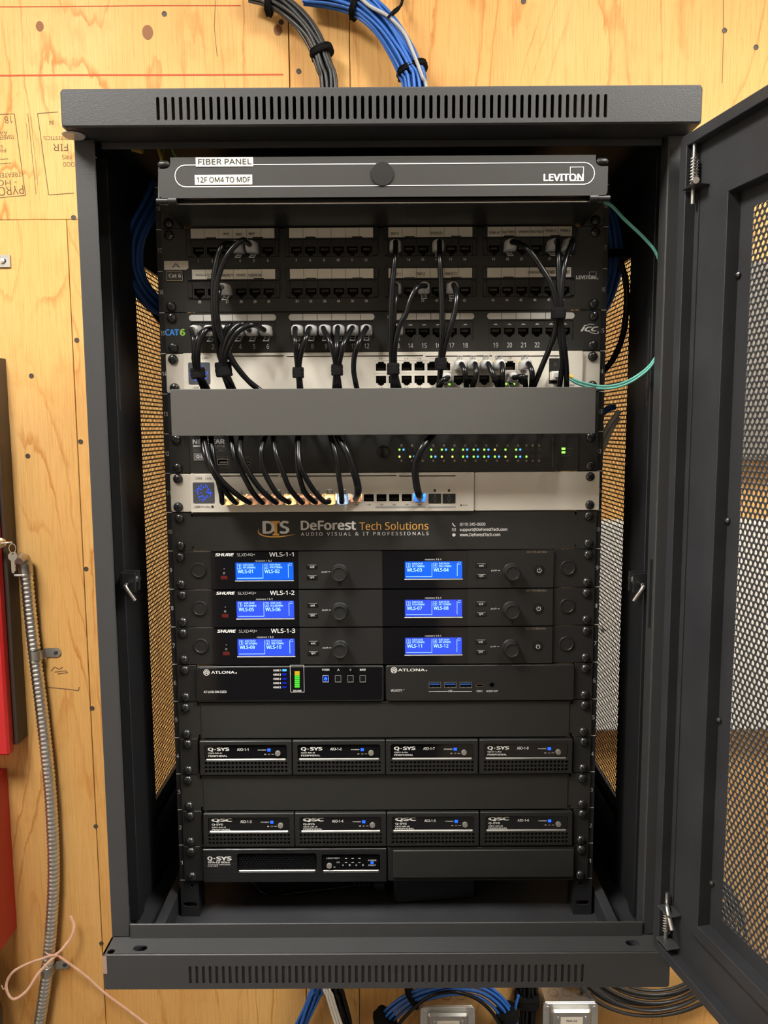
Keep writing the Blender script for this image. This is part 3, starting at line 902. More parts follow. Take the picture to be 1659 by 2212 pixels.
for ri, rz in enumerate(RZ):
    for gi, g in enumerate(gx):
        pc = (g[3] - g[2]) / 5
        # label holder and the six paper inserts
        hx0, hx1 = g[0] + .0004, g[1] - .0004
        mb = MB().plate(rrect(hx0, hx1, rz[0] - .0010, rz[1] + .0010, .0012, 2), [], YF - .0022, YF, bev=.0004)
        hold = mb.build('label_holder', 'plastic', pp)
        for t_ in (.22, .72):
            xx = hx0 + (hx1 - hx0) * t_
            MB().box(xx, xx + .011, YF - .0032, YF - .0021, rz[0] - .0008, rz[0] + .0010).build('holder_clip', 'plastic', hold)
        for k in range(6):
            xc = g[2] + pc * k
            if wl is None:
                w = pc - .0003; h = rz[1] - rz[0]
                wl = MB().box(-w / 2, w / 2, -.0004, 0, -h / 2, h / 2).mesh('label_insert', 'label_cream')
            link('label_insert', wl, pp, (xc, YF - .0023, (rz[0] + rz[1]) / 2))
        # end cheeks of the jack block
        for a, b in ((g[0] + .001, g[2] - pc / 2), (g[3] + pc / 2, g[1] - .001)):
            MB().box(a, b, YF - .0025, YF + .006, rz[2] + .0004, rz[3] - .0004, .0005).build('block_cheek', 'plastic', pp)
        for k in range(6):
            n = ri * 24 + gi * 6 + k + 1
            xc = g[2] + pc * k; zc = (rz[2] + rz[3]) / 2 - .0022
            link('port', J48, pp, (xc, YF - .002, zc))
            PORT48[n] = (xc, YF - .002, zc)
mb = MB()
for n, (xc, y, zc) in PORT48.items():
    rz = RZ[(n - 1) // 24]
    s_ = str(n); w = .0017 * len(s_) if s_ not in ('1', '11') else .001 * len(s_)
    text(mb, s_, xc - w / 2 - .0006, xc + w / 2 - .0006, rz[4] - .0014, rz[4] + .0014, YF - .0003, bold=.03)
tpx(mb, 'LEVITON', 1244.5, 595, 1286, 603, YF - .0003, bold=.035)
a, b, c, d = RECT(1272.5, 587, 1288, 602.5, YF); mb.frame(a, b, c, d, .0004, YF - .0003)
mb.frame(*RECT(1288.5, 600.5, 1292, 604, YF), .0003, YF - .0003)
mb.build('printed_numbers', 'print_white', pp)
# text written on the inserts
mb = MB(); YL = YF - .0030
for s_, bx in (('WAP', (482, 502.5, 495, 508)), ('WAP', (510, 503.5, 523, 509)), ('WAP', (537, 502, 550, 507.5)), ('PROJ-3', (423, 592.5, 444, 597)), ('L1', (448.5, 591, 457, 597.5)),
               ('WALPLT1', (476, 592, 503, 597.5)), ('SNAKE', (510.5, 591.5, 530, 597)), ('CHIOR-IN', (536.5, 592, 564, 597.5)),
               ('TKP-3', (843.5, 501.5, 860.5, 508)), ('FOYERTV', (931, 500.5, 957, 506.5)), ('TKP-1', (848, 589, 865, 595)), ('TKP-2', (900, 588.5, 918, 595)), ('WALPLT2', (961.5, 588, 987, 594.5)),
               ('SPKR-LF', (1056, 500, 1080, 506)), ('WATTBOX', (1085, 498.5, 1113, 504.5)), ('SPKR-RT', (1119.5, 498, 1144, 503.5)), ('WATTBOX', (1146, 497.5, 1173.5, 503.5)),
               ('PROJ-1', (1178.5, 496, 1199.5, 502)), ('PROJ-2', (1211, 495.5, 1232, 501.5)), ('CHRCH-IN', (1140, 585.5, 1168, 591)), ('TO MDF', (1180.5, 584, 1199, 591.5)), ('TO MDF', (1213, 584, 1231, 591.5))):
    tpx(mb, s_, *bx, YL, bold=.01)
mb.build('label_text', 'print_black', pp)
# sticker with the letter A and the badge
a, b, c, d = RECT(355, 564, 407, 583, YF)
MB().box(a, b, YF - .0005, YF - .0001, c, d).build('panel_sticker', 'label_cream', pp)
mb = MB(); tpx(mb, 'A', 371, 569, 389, 578, YF - .0007); mb.build('sticker_letter', 'print_black', pp)
a, b, c, d = RECT(359, 585, 396, 608, YF)
mb = MB().plate(rrect(a, b, c, d, .0012), [], YF - .0010, YF, bev=.0003); bd = mb.build('badge', 'gloss_black', pp)
mb = MB(); mb.frame(a + .0004, b - .0004, c + .0004, d - .0004, .0007, YF - .0012, .001); mb.build('badge_rim', 'print_tan', pp)
mb = MB(); tpx(mb, 'Cat 6', 364.5, 591.5, 391, 599.5, YF - .0013, bold=.02); mb.build('badge_text', 'print_white', pp)
screws(pp, (U(16) + .00635, U(17) + .0381))

# ---------------------------------------------------------------- 24-port patch panel
p24 = thing('patch_bay', 'black 24-port patch panel with rounded white label pills', 'patch panel', (0, 0, U(15)))
z0, z1 = U(15) + G, U(16) - G
g24 = [(411, 597, 429.5, 578), (626, 809, 645, 792), (839, 1024, 857.3, 1005.4), (1053.6, 1240, 1071, 1220.5)]
gx = [[P(q, 716, YF)[0] for q in g] for g in g24]
pz0, pz1 = P(830, 738, YF)[1], P(830, 693, YF)[1]
lz0, lz1 = P(830, 691, YF)[1], P(830, 677.5, YF)[1]
nz = P(830, 747, YF)[1]
holes = [rrect(g[0] + .0008, g[1] - .0008, pz0, pz1, .0025, 3) for g in gx]
MB().plate(rrect(-EAR, EAR, z0, z1, .003), holes, YF, 0, bev=.0006).build('faceplate', 'panel', p24)
PORT24 = {}
wj = (gx[0][3] - gx[0][2]) / 5
J24 = jack(wj - .0001, pz1 - pz0, 0, .0005, w=.0117, h=.0070, tab=1, body='panel', name='port')
for gi, g in enumerate(gx):
    pc = (g[3] - g[2]) / 5
    for a, b in ((g[0] + .0008, g[2] - pc / 2), (g[3] + pc / 2, g[1] - .0008)):
        if b > a: MB().box(a, b, YF + .0012, YF + .004, pz0, pz1).build('block_cheek', 'panel', p24)
    for k in range(6):
        n = gi * 6 + k + 1
        loc = (g[2] + pc * k, YF + .0012, (pz0 + pz1) / 2 - .0005)
        link('port', J24, p24, loc); PORT24[n] = loc
        # pill segments
        a, b = g[0] - .0012 + k * (g[1] - g[0] + .0016) / 6, g[0] - .0012 + (k + 1) * (g[1] - g[0] + .0016) / 6
        mb = MB()
        rr = (lz1 - lz0) / 2 - 1e-5
        a += .0003; b -= .0003
        full = rrect(a, b, lz0, lz1, rr, 6)
        if k == 0: o = [(x, z) if x < a + rr + 1e-6 else (b, lz0 if z < (lz0 + lz1) / 2 else lz1) for x, z in full]
        elif k == 5: o = [(x, z) if x > b - rr - 1e-6 else (a, lz0 if z < (lz0 + lz1) / 2 else lz1) for x, z in full]
        else: o = rrect(a, b, lz0, lz1, 0)
        oo = []
        for q in o:
            if not oo or (abs(q[0] - oo[-1][0]) + abs(q[1] - oo[-1][1])) > 1e-6: oo.append(q)
        mb.plate(oo, [], YF - .0004, YF - .0001)
        mb.build('label_insert', 'pill', p24)
mb = MB()
for n, (xc, y, zc) in PORT24.items():
    s_ = str(n); w = .0027 * len(s_) if s_ not in ('1', '11') else .0018 * len(s_)
    text(mb, s_, xc - w / 2, xc + w / 2, nz - .0026, nz + .0026, YF - .0003)
    mb.rectflat(xc - .0024, xc + .0024, zc + .0068, zc + .0073, YF + .0010); mb.rectflat(xc - .0012, xc + .0012, zc + .0073, zc + .0080, YF + .0010)
tpx(mb, 'icc', 1254, 702, 1293, 716, YF - .0003, bold=.03, shear=.35)
mb.strip([P(*q, YF - .0003) for q in ((1268, 714), (1278, 719), (1288, 721), (1293, 719), (1291, 715))], .0008, YF - .0003)
mb.strip([P(*q, YF - .0003) for q in ((1266, 703), (1274, 700), (1284, 701))], .0007, YF - .0003)
mb.build('printed_numbers', 'print_white', p24)
mb = MB(); tpx(mb, 'CAT', 356, 711, 387, 725, YF - .0003, bold=.05); mb.build('printed_logo', 'print_blue', p24)
mb = MB(); tpx(mb, '6', 388.5, 710.5, 400, 725.5, YF - .0003, bold=.05); mb.build('printed_digit', 'print_green', p24)
screws(p24, uz(15))

# ---------------------------------------------------------------- silver 24-port switch
def silver_ears(dev, n, left=True, right=True, xl=-.2185, xr=.2185, rfull=None):
    z0, z1 = U(n) + G, U(n + 1) - G
    for s in ((-1,) if left else ()) + ((1,) if right else ()):
        x = sorted((s * EAR, (xl if s < 0 else xr) - s * .0004))
        MB().plate(rrect(x[0], x[1], z0 + .0003, z1 - .0003, .0025), [], YF, 0, bev=.0005).build('rack_ear', 'silver', dev)
def pixel_screen(dev, bx, seed, texts):
    a, b, c, d = RECT(*bx, YF - .004)
    MB().plate(rrect(a, b, c, d, .0016), [], YF - .0044, YF - .004).build('status_screen', 'screen_grey', dev)
    rnd = random.Random(seed); mb = MB()
    cx, cz = (a + b) / 2, (c + d) / 2
    for k in range(70):
        an = rnd.uniform(0, 2 * PI); rr = rnd.gauss(.0068, .0016)
        x, z = cx + rr * 1.05 * math.cos(an), cz + rr * math.sin(an)
        if not (a + .001 < x < b - .001 and c + .001 < z < d - .001): continue
        q = rnd.uniform(.00018, .00048)
        mb.rectflat(x - q, x + q, z - q, z + q, YF - .0046)
    o = mb.build('screen_image', 'led_blue', dev); return o

sw = thing('network_switch', 'silver 24-port network switch with clear plugs, above the cable duct', 'network switch', (0, 0, U(14)))
z0, z1 = U(14) + G, U(15) - G
YS = YF - .004
bx0, bx1 = P(396, 800, YS)[0], P(1259, 800, YS)[0]
cols = [P(823 + 27.75 * k + (1.5 if k > 5 else 0), 805, YS)[0] for k in range(12)]
pzt, pzb = P(980, 792, YS)[1], P(980, 819, YS)[1]
pw_ = cols[1] - cols[0]; ph_ = pzt - pzb
holes = []
for a, b in ((0, 5), (6, 11)):
    holes.append([(cols[a] - pw_ / 2, pzb - ph_ / 2), (cols[b] + pw_ / 2, pzb - ph_ / 2), (cols[b] + pw_ / 2, pzt + ph_ / 2), (cols[a] - pw_ / 2, pzt + ph_ / 2)])
sfx0, sfx1, sfz0, sfz1 = RECT(1186, 774, 1212, 829, YS)
holes.append([(sfx0, sfz0), (sfx1, sfz0), (sfx1, sfz1), (sfx0, sfz1)])
for a, b in ((468, 613), (619, 914), (919, 1063), (1070, 1209)):
    xa, xb, za, zc = RECT(a, 768, b, 770.5, YS); holes.append(rrect(xa, xb, za, zc, .0005, 2))
MB().plate(rrect(bx0, bx1, z0, z1, .0012), holes, YS, 0, bev=.0004).build('faceplate', 'silver', sw)
MB().box(-.2185, .2185, .010, .25, z0 + .001, z1 - .001).build('chassis', 'silver', sw)
silver_ears(sw, 14)
JT = jack(pw_ - .0002, ph_ - .0002, 0, 0, w=.0112, h=.0080, tab=-1, body='silver', name='port')
JB = jack(pw_ - .0002, ph_ - .0002, 0, 0, w=.0112, h=.0080, tab=1, body='silver', name='port')
PSW = {}
for k in range(12):
    for top in (1, 0):
        n = 2 * k + (1 if top else 2)
        loc = (cols[k], YS + .0002, pzt if top else pzb)
        link('port', JT if top else JB, sw, loc); PSW[n] = loc
pixel_screen(sw, (407, 783, 454, 830), 3, None)
mb = MB()
tpx(mb, 'CAM.', 412, 770.5, 428, 776, YS - .0003); tpx(mb, 'LAN', 437, 770.5, 450, 776, YS - .0003)
tpx(mb, 'USW', 417, 834.5, 430, 839, YS - .0003)
for n, (xc, y, zc) in PSW.items():
    zz = zc + ph_ / 2 + .0022 if n % 2 else zc - ph_ / 2 - .0022
    text(mb, str(n), xc - .0026, xc - .0026 + .0014 * len(str(n)), zz - .0008, zz + .0008, YS - .0003)
    mb.rectflat(xc + .0004, xc + .0009, zz - .0009, zz + .0009, YS - .0003); mb.rectflat(xc + .0014, xc + .0022, zz + .0002, zz + .0006, YS - .0003)
tpx(mb, '25', 1199.5, 768, 1204.5, 772, YS - .0003); tpx(mb, 'RESET', 1232, 830, 1243, 833.5, YS - .0003)
mb.build('printed_text', 'print_black', sw)
zc = SFZC = (sfz0 + sfz1) / 2
mb = MB().plate(rrect(sfx0, sfx1, zc + .0003, sfz1, .0004, 1), [], YS - .0008, YS + .002); cov = mb.build('cage_cover', 'plastic', sw)
mb = MB(); mb.frame(*RECT(1197, 784, 1202, 790, YS - .001), .0004, YS - .0011); mb.build('cover_symbol', 'print_dim', sw)
mb = MB().box(sfx0 + .0006, sfx1 - .0006, YS + .001, YS + .03, sfz0 + .0003, zc - .0003); mb.build('cage_cavity', 'cavity', sw)
# port lamps that are lit
for n, m_ in ((17, 'led_amber'), (19, 'led_amber'), (23, 'led_amber'), (12, 'led_green'), (22, 'led_green')):
    x, y, z = PSW[n]
    top = n % 2
    zz = z + (ph_ / 2 - .0013) if top else z - (ph_ / 2 - .0013)
    MB().box(x - .0056, x - .0036, YS - .0001, YS + .001, zz - .0010, zz + .0010).build('port_lamp', m_, sw)
    if not top: MB().box(x + .0036, x + .0056, YS - .0001, YS + .001, zz - .0010, zz + .0010).build('port_lamp', m_, sw)
screws(sw, uz(14))

# ---------------------------------------------------------------- cable duct with its snap-on cover
duct = thing('cable_manager', 'plain black cable duct cover across the rack hiding patch cables', 'cable manager', (0, 0, U(13)))
YD = -.0600
cx0, cx1, cz0, cz1 = RECT(369, 840, 1287, 941.5, YD)
cz0, cz1 = U(13) - .0022, U(14) + .0020
mb = MB()
mb.box(cx0, cx1, YD, YD + .0018, cz0, cz1, .0006)
mb.box(cx0, cx1, YD + .0018, YD + .010, cz1 - .0018, cz1); mb.box(cx0, cx1, YD + .0018, YD + .010, cz0, cz0 + .0018)
mb.build('duct_cover', 'duct_grey', duct)
mb = MB().plate(rrect(-EAR, EAR, U(13) + G, U(14) - G, .002), [], YF, 0, bev=.0005); mb.build('backplate', 'panel', duct)
fing = MB().box(-.0035, .0035, YD + .0022, YF, -.0012, .0012).mesh('duct_finger', 'plastic')
for k in range(14):
    x = cx0 + .012 + (cx1 - cx0 - .024) * k / 13
    for z in (cz0 + .0035, cz1 - .0035): link('duct_finger', fing, duct, (x, 0, z))
for s in (-1, 1):
    pl = MB().tube([(s * .2285, YF - .012, U(13) + .008), (s * .2285, YF - .012, U(14) - .008)], .0014, 8)
    pl.tube([(s * .2285, YF - .012, U(13) + .008), (s * .2285, YF, U(13) + .006)], .0014, 8); pl.tube([(s * .2285, YF - .012, U(14) - .008), (s * .2285, YF, U(14) - .006)], .0014, 8)
    pl.build('side_ring', 'plastic', duct, 40)

# ---------------------------------------------------------------- dark grey switch with LED rows
ng = thing('network_switch', 'dark grey network switch with two rows of lit port lamps', 'network switch', (0, 0, U(12)))
z0, z1 = U(12) + G, U(13) - G
a, b = P(410, 980, YF - .002)[0], P(1249.5, 980, YF - .002)[0]
YN = YF - .002
ux0, ux1, uz0_, uz1_ = RECT(470, 992, 492, 1003, YN)
vx0, vx1, vz0, vz1 = RECT(531, 999, 539, 1004, YN)
MB().plate(rrect(a, b, z0, z1, .0006), [[(ux0, uz0_), (ux1, uz0_), (ux1, uz1_), (ux0, uz1_)], rrect(vx0, vx1, vz0, vz1, .0011)], YN, 0).build('faceplate', 'panel', ng)
for s, e in ((-1, a), (1, b)):
    x = sorted((s * EAR, e - s * -.0006))
    MB().plate(rrect(x[0], x[1], z0, z1, .0015), [], YF, 0, bev=.0004).build('rack_ear', 'panel', ng)
MB().box(-.218, .218, .012, .26, z0 + .001, z1 - .001).build('chassis', 'powder_dark', ng)
MB().box(ux0 + .001, ux1 - .001, YN + .003, YN + .012, uz0_ + .0012, uz0_ + .0030).build('usb_tongue', 'print_white', ng)
mb = MB(); mb.frame(ux0 - .0003, ux1 + .0003, uz0_ - .0003, uz1_ + .0003, .0005, YN - .0002); mb.frame(vx0 - .0004, vx1 + .0004, vz0 - .0004, vz1 + .0004, .0004, YN - .0002, .0013); mb.build('port_rim', 'steel', ng)
kx, kz = P(828.5, 975.5, YN)
MB().lathe([(.0072, 0), (.0072, -.0006), (.0064, -.0010), (.0002, -.0011)], (kx, YN, kz), 'y', 24).build('round_plug', 'satin_black', ng, 40)
MB().box(kx - .0004, kx + .0004, YN - .0016, YN - .0011, kz - .0035, kz + .0035).build('plug_slot', 'plastic', ng)
mb = MB()
tpx(mb, 'NETGEAR', 416, 948.7, 485.5, 959.3, YN - .0003, bold=.04)
mb.rectflat(*RECT(417, 961.5, 441.5, 965.5, YN - .0003), YN - .0003); tpx(mb, 'AV Line', 444, 961.3, 485.5, 966, YN - .0003)
mb.build('printed_logo', 'print_grey', ng)
mb = MB()
mb.frame(*RECT(416.5, 968, 486.5, 975.5, YN - .0003), .0002, YN - .0003)
tpx(mb, 'M4250', 419, 970, 436, 974, YN - .0003); tpx(mb, '26G4F-PoE+', 440, 970, 465, 974, YN - .0003); tpx(mb, '30W', 471, 970, 482, 974, YN - .0003)
for bx, t_, tb in (((465, 986, 495.5, 1010.5), 'USB', (477, 988.2, 483.5, 991)), ((521, 986, 542.5, 1010.5), 'SD EXT', (525, 988.2, 538, 991))):
    mb.frame(*RECT(*bx, YN - .0003), .0002, YN - .0003, .002); tpx(mb, t_, *tb, YN - .0003)
mb.rectflat(*RECT(1193, 945, 1194, 1009, YN - .0003), YN - .0003)
for k, t_ in enumerate(('POWER', 'FAN', 'POE')): tpx(mb, t_, 1225, 967.8 + 7.7 * k, 1225 + 2.4 * len(t_), 970.6 + 7.7 * k, YN - .0003)
mb.build('printed_text', 'print_dim', ng)
a, b, c, d = RECT(418.5, 978.5, 461.5, 995, YN)
MB().box(a, b, YN - .0006, YN - .0001, c, d).build('tape_label', 'print_dim', ng)
mb = MB(); tpx(mb, 'Q-LAN', 424.5, 982.5, 450, 990.5, YN - .0008, bold=.02); mb.build('label_text', 'print_white', ng)
led_cols = [867.3 + 22.9 * k for k in range(12)] + [1137, 1150.7, 1164.3]
top = 'GB--  G- GB G- GB GB GB Y- G- GB'
ring, num = MB(), MB()
LED = {'g': MB(), 'b': MB(), 'y': MB(), 'o': MB()}
TOPL = ['gb', 'oo', 'oo', 'go', 'gb', 'go', 'gb', 'gb', 'gb', 'yo', 'go', 'gb']
BOTL = ['yo', 'yb', 'oo', 'gb', 'yo', 'yo', 'gb', 'gb', 'gb', 'gb', 'yo', 'gb']
for k, px in enumerate(led_cols):
    for ri, (pl_, pn) in enumerate(((971.2, 962.2), (986.3, 995.2))):
        x, z = P(px, pl_, YN); nx, nz_ = P(px, pn, YN)
        num.flat(circle(nx, nz_, .0013, 10), YN - .0003)
        if k < 12:
            ring.frame(x - .0043, x + .0043, z - .0021, z + .0021, .0002, YN - .0003, .00205)
            for q, dx in zip((TOPL, BOTL)[ri][k], (-.0023, .0023)):
                LED[q].flat(circle(x + dx, z, .0012 if q != 'o' else .0008, 10), YN - .0004)
        else:
            ring.frame(x - .0021, x + .0021, z - .0021, z + .0021, .0002, YN - .0003, .00205)
            LED['g' if (ri and k == 12) else 'o'].flat(circle(x, z, .0012, 10), YN - .0004)
for k in range(3):
    a, b, c, d = RECT(1213, 967 + 7.8 * k, 1221, 971.5 + 7.8 * k, YN); LED['g' if k < 2 else 'o'].rectflat(a, b, c, d, YN - .0004)
ring.build('lamp_outline', 'print_dim', ng); num.build('printed_numbers', 'print_tan', ng)
for q, m_ in (('g', 'led_green'), ('b', 'led_cyan'), ('y', 'led_lime'), ('o', 'led_off')): tag(LED[q].build('lamps', m_, ng), kind='stuff')
screws(ng, uz(12))

# ---------------------------------------------------------------- silver 16-port switch
s16 = thing('network_switch', 'silver 16-port network switch with glowing ports below the duct', 'network switch', (0, 0, U(11)))
z0, z1 = U(11) + G, U(12) - G
bx0, bx1 = P(411, 1063, YS)[0], P(1024, 1063, YS)[0]
c16 = [P(494 + 27.4 * k + (1.2 if k > 7 else 0), 1075, YS)[0] for k in range(16)]
pz16 = P(800, 1075.5, YS)[1]; ph16 = .0112; pw16 = c16[1] - c16[0]
holes = []
for a, b in ((0, 7), (8, 15)): holes.append([(c16[a] - pw16 / 2, pz16 - ph16 / 2), (c16[b] + pw16 / 2, pz16 - ph16 / 2), (c16[b] + pw16 / 2, pz16 + ph16 / 2), (c16[a] - pw16 / 2, pz16 + ph16 / 2)])
for a, b in ((467, 600.5), (606, 856.5), (862, 984.5)):
    xa, xb, za, zc = RECT(a, 1027, b, 1029.3, YS); holes.append(rrect(xa, xb, za, zc, .0005, 2))
MB().plate(rrect(bx0, bx1, z0, z1, .0010), holes, YS, 0, bev=.0004).build('faceplate', 'silver', s16)
silver_ears(s16, 11, right=False)
MB().plate(rrect(bx1 + .0005, EAR + .0022, z0, z1, .0018), [], YF - .0015, 0, bev=.0004).build('extension_bracket', 'silver', s16)
MB().box(-.2185, .10, .012, .22, z0 + .001, z1 - .001).build('chassis', 'silver', s16)
J16 = jack(pw16 - .0002, ph16 - .0002, 0, 0, w=.0112, h=.0080, tab=-1, body='silver', name='port')
P16 = {}
for k in range(16):
    loc = (c16[k], YS + .0002, pz16); link('port', J16, s16, loc); P16[k + 1] = loc
GLOW = {1: 'led_warm', 2: 'led_warm', 3: 'led_orange', 4: 'led_orange', 5: 'led_orange', 6: 'led_warm', 7: 'led_orange', 8: 'led_orange', 9: 'led_warm', 10: 'led_pale', 11: 'led_orange', 16: 'led_port_blue'}
for n, m_ in GLOW.items():
    x, y, z = P16[n]
    MB().box(x - .0055, x + .0055, YS + .0085, YS + .0095, z - .0039, z + .0039).build('port_lamp', m_, s16)
    for s_ in (-1, 1): MB().box(x + s_ * .0062 - .0004, x + s_ * .0062 + .0004, YS - .0003, YS + .001, z - .002, z + .0045).build('light_pipe', m_, s16)
pixel_screen(s16, (417, 1042, 463, 1087), 5, None)
mb = MB()
tpx(mb, 'CAM.', 422.5, 1030.5, 437.5, 1036, YS - .0003); tpx(mb, 'LAN', 444, 1030.5, 456, 1036, YS - .0003)
tpx(mb, 'USW', 421, 1092.5, 433, 1097, YS - .0003, bold=.01); tpx(mb, 'Pro Max', 435, 1092.5, 454, 1097, YS - .0003)
x, z = P(459, 1094.5, YS); mb.flat(circle(x, z, .0015, 10), YS - .0003)
for n, (xc, y, zc) in P16.items():
    zz = zc - ph16 / 2 - .0022
    text(mb, str(n), xc - .0026, xc - .0026 + .0014 * len(str(n)), zz - .0008, zz + .0008, YS - .0003)
    mb.rectflat(xc + .0004, xc + .0009, zz - .0009, zz + .0009, YS - .0003); mb.rectflat(xc + .0014, xc + .0022, zz + .0002, zz + .0006, YS - .0003)
tpx(mb, 'RESET', 1000, 1090, 1011, 1093, YS - .0003); x, z = P(996, 1091.5, YS); mb.flat(circle(x, z, .0010, 10), YS - .0003)
mb.build('printed_text', 'print_black', s16)
mb = MB()
for a, b in ((811, 919), (926, 984)): mb.rectflat(*RECT(a, 1093.5, b, 1097, YS - .0003), YS - .0003)
mb.build('printed_bar', 'print_grey', s16)
for a, b in ((925.5, 953), (956, 983.7)):
    xa, xb, za, zc = RECT(a, 1066.5, b, 1087, YS)
    MB().plate(rrect(xa, xb, za, zc, .0006, 2), [], YS - .0010, YS, bev=.0003).build('cage_cover', 'plastic', s16)
    mb = MB(); q = ((a + b) / 2); mb.frame(*RECT(q - 3, 1073, q + 3, 1081, YS - .0012), .0005, YS - .0013, .0008)
    mb.flat([P(q - 3, 1071, YS - .0012), P(q + 3, 1071, YS - .0012), P(q, 1068.5, YS - .0012)], YS - .0013); mb.flat([P(q - 3, 1083, YS - .0012), P(q, 1085.5, YS - .0012), P(q + 3, 1083, YS - .0012)], YS - .0013)
    mb.build('cover_symbol', 'print_dim', s16)
    MB().box(*RECT(q - 2.5, 1057, q + 2.5, 1062, YS)[:2], YS - .0002, YS, *RECT(q - 2.5, 1057, q + 2.5, 1062, YS)[2:]).build('link_lamp', 'print_black', s16)
screws(s16, uz(11))

# ---------------------------------------------------------------- blank panel with the installer's name
br = thing('blank_panel', 'black blanking panel printed with a company name and phone number', 'blank panel', (0, 0, U(10)))
z0, z1 = U(10) + G, U(11) - G
MB().plate(ear_notches(-EAR, EAR, z0, z1), [], YF, 0).build('faceplate', 'panel', br)
for zz in (z0, z1 - .0015): MB().box(-.218, .218, 0, .012, zz, zz + .0015).build('flange', 'panel', br)
MB().box(-.2225, .2225, .004, .006, z0 + .002, z1 - .002).build('notch_blocker', 'cavity', br)  # black sheet added behind the notches to block light from the wall
YP = YF - .0003
w_, o_, = MB(), MB()
tpx(w_, 'D', 567, 1125.5, 594, 1153, YP, bold=.035); tpx(w_, 'S', 604, 1125, 625, 1153, YP, bold=.035)
tpx(o_, 'I', 589, 1126.5, 602, 1157, YP - .0002, bold=.03); o_.rectflat(*RECT(585.5, 1125.5, 604.5, 1130, YP - .0002), YP - .0002); o_.rectflat(*RECT(589, 1153, 603, 1157, YP - .0002), YP - .0002)
pts = [P(*q, YP) for q in ((560, 1142), (558, 1147), (561, 1152), (570, 1156.5), (584, 1158.5), (600, 1158.5), (616, 1157), (630, 1155), (640, 1153.5))]
lo_ = [P(*q, YP) for q in ((559, 1142.5), (556.5, 1148), (559.5, 1154), (569, 1158.5), (584, 1161), (600, 1161), (616, 1159), (630, 1156), (640, 1153.5))]
m = len(pts); o_.add([(x, YP, z) for x, z in pts] + [(x, YP, z) for x, z in lo_], [(m + k, m + k + 1, k + 1, k) for k in range(m - 1)])
tpx(w_, 'DeForest', 649.6, 1124.5, 769, 1145, YP, bold=.03)
tpx(o_, 'Tech Solutions', 776.5, 1127, 925.5, 1144.5, YP)
tpx(w_, 'AUDIO VISUAL & IT PROFESSIONALS', 650, 1149.3, 926, 1156.7, YP, bold=.008, space=1.45)
tpx(w_, '(619) 345-0600', 993, 1129, 1048.5, 1137, YP, bold=.02); tpx(w_, 'support@DeForestTech.com', 993, 1140, 1096, 1149, YP, bold=.02); tpx(w_, 'www.DeForestTech.com', 993, 1151, 1080.5, 1158.5, YP, bold=.02)
w_.strip([P(*q, YP) for q in ((977.5, 1130), (979, 1133.5), (981, 1136), (984, 1137))], .0011, YP)
w_.frame(*RECT(976.5, 1141, 984.5, 1147, YP), .0004, YP); w_.strip([P(*q, YP) for q in ((977, 1142), (980.5, 1145), (984, 1142))], .0004, YP)
x, z = P(980.5, 1155.5, YP); w_.flat(circle(x, z, .0019, 14), YP)
w_.build('printed_text', 'print_white', br); o_.build('printed_logo', 'print_orange', br)
screws(br, uz(10))

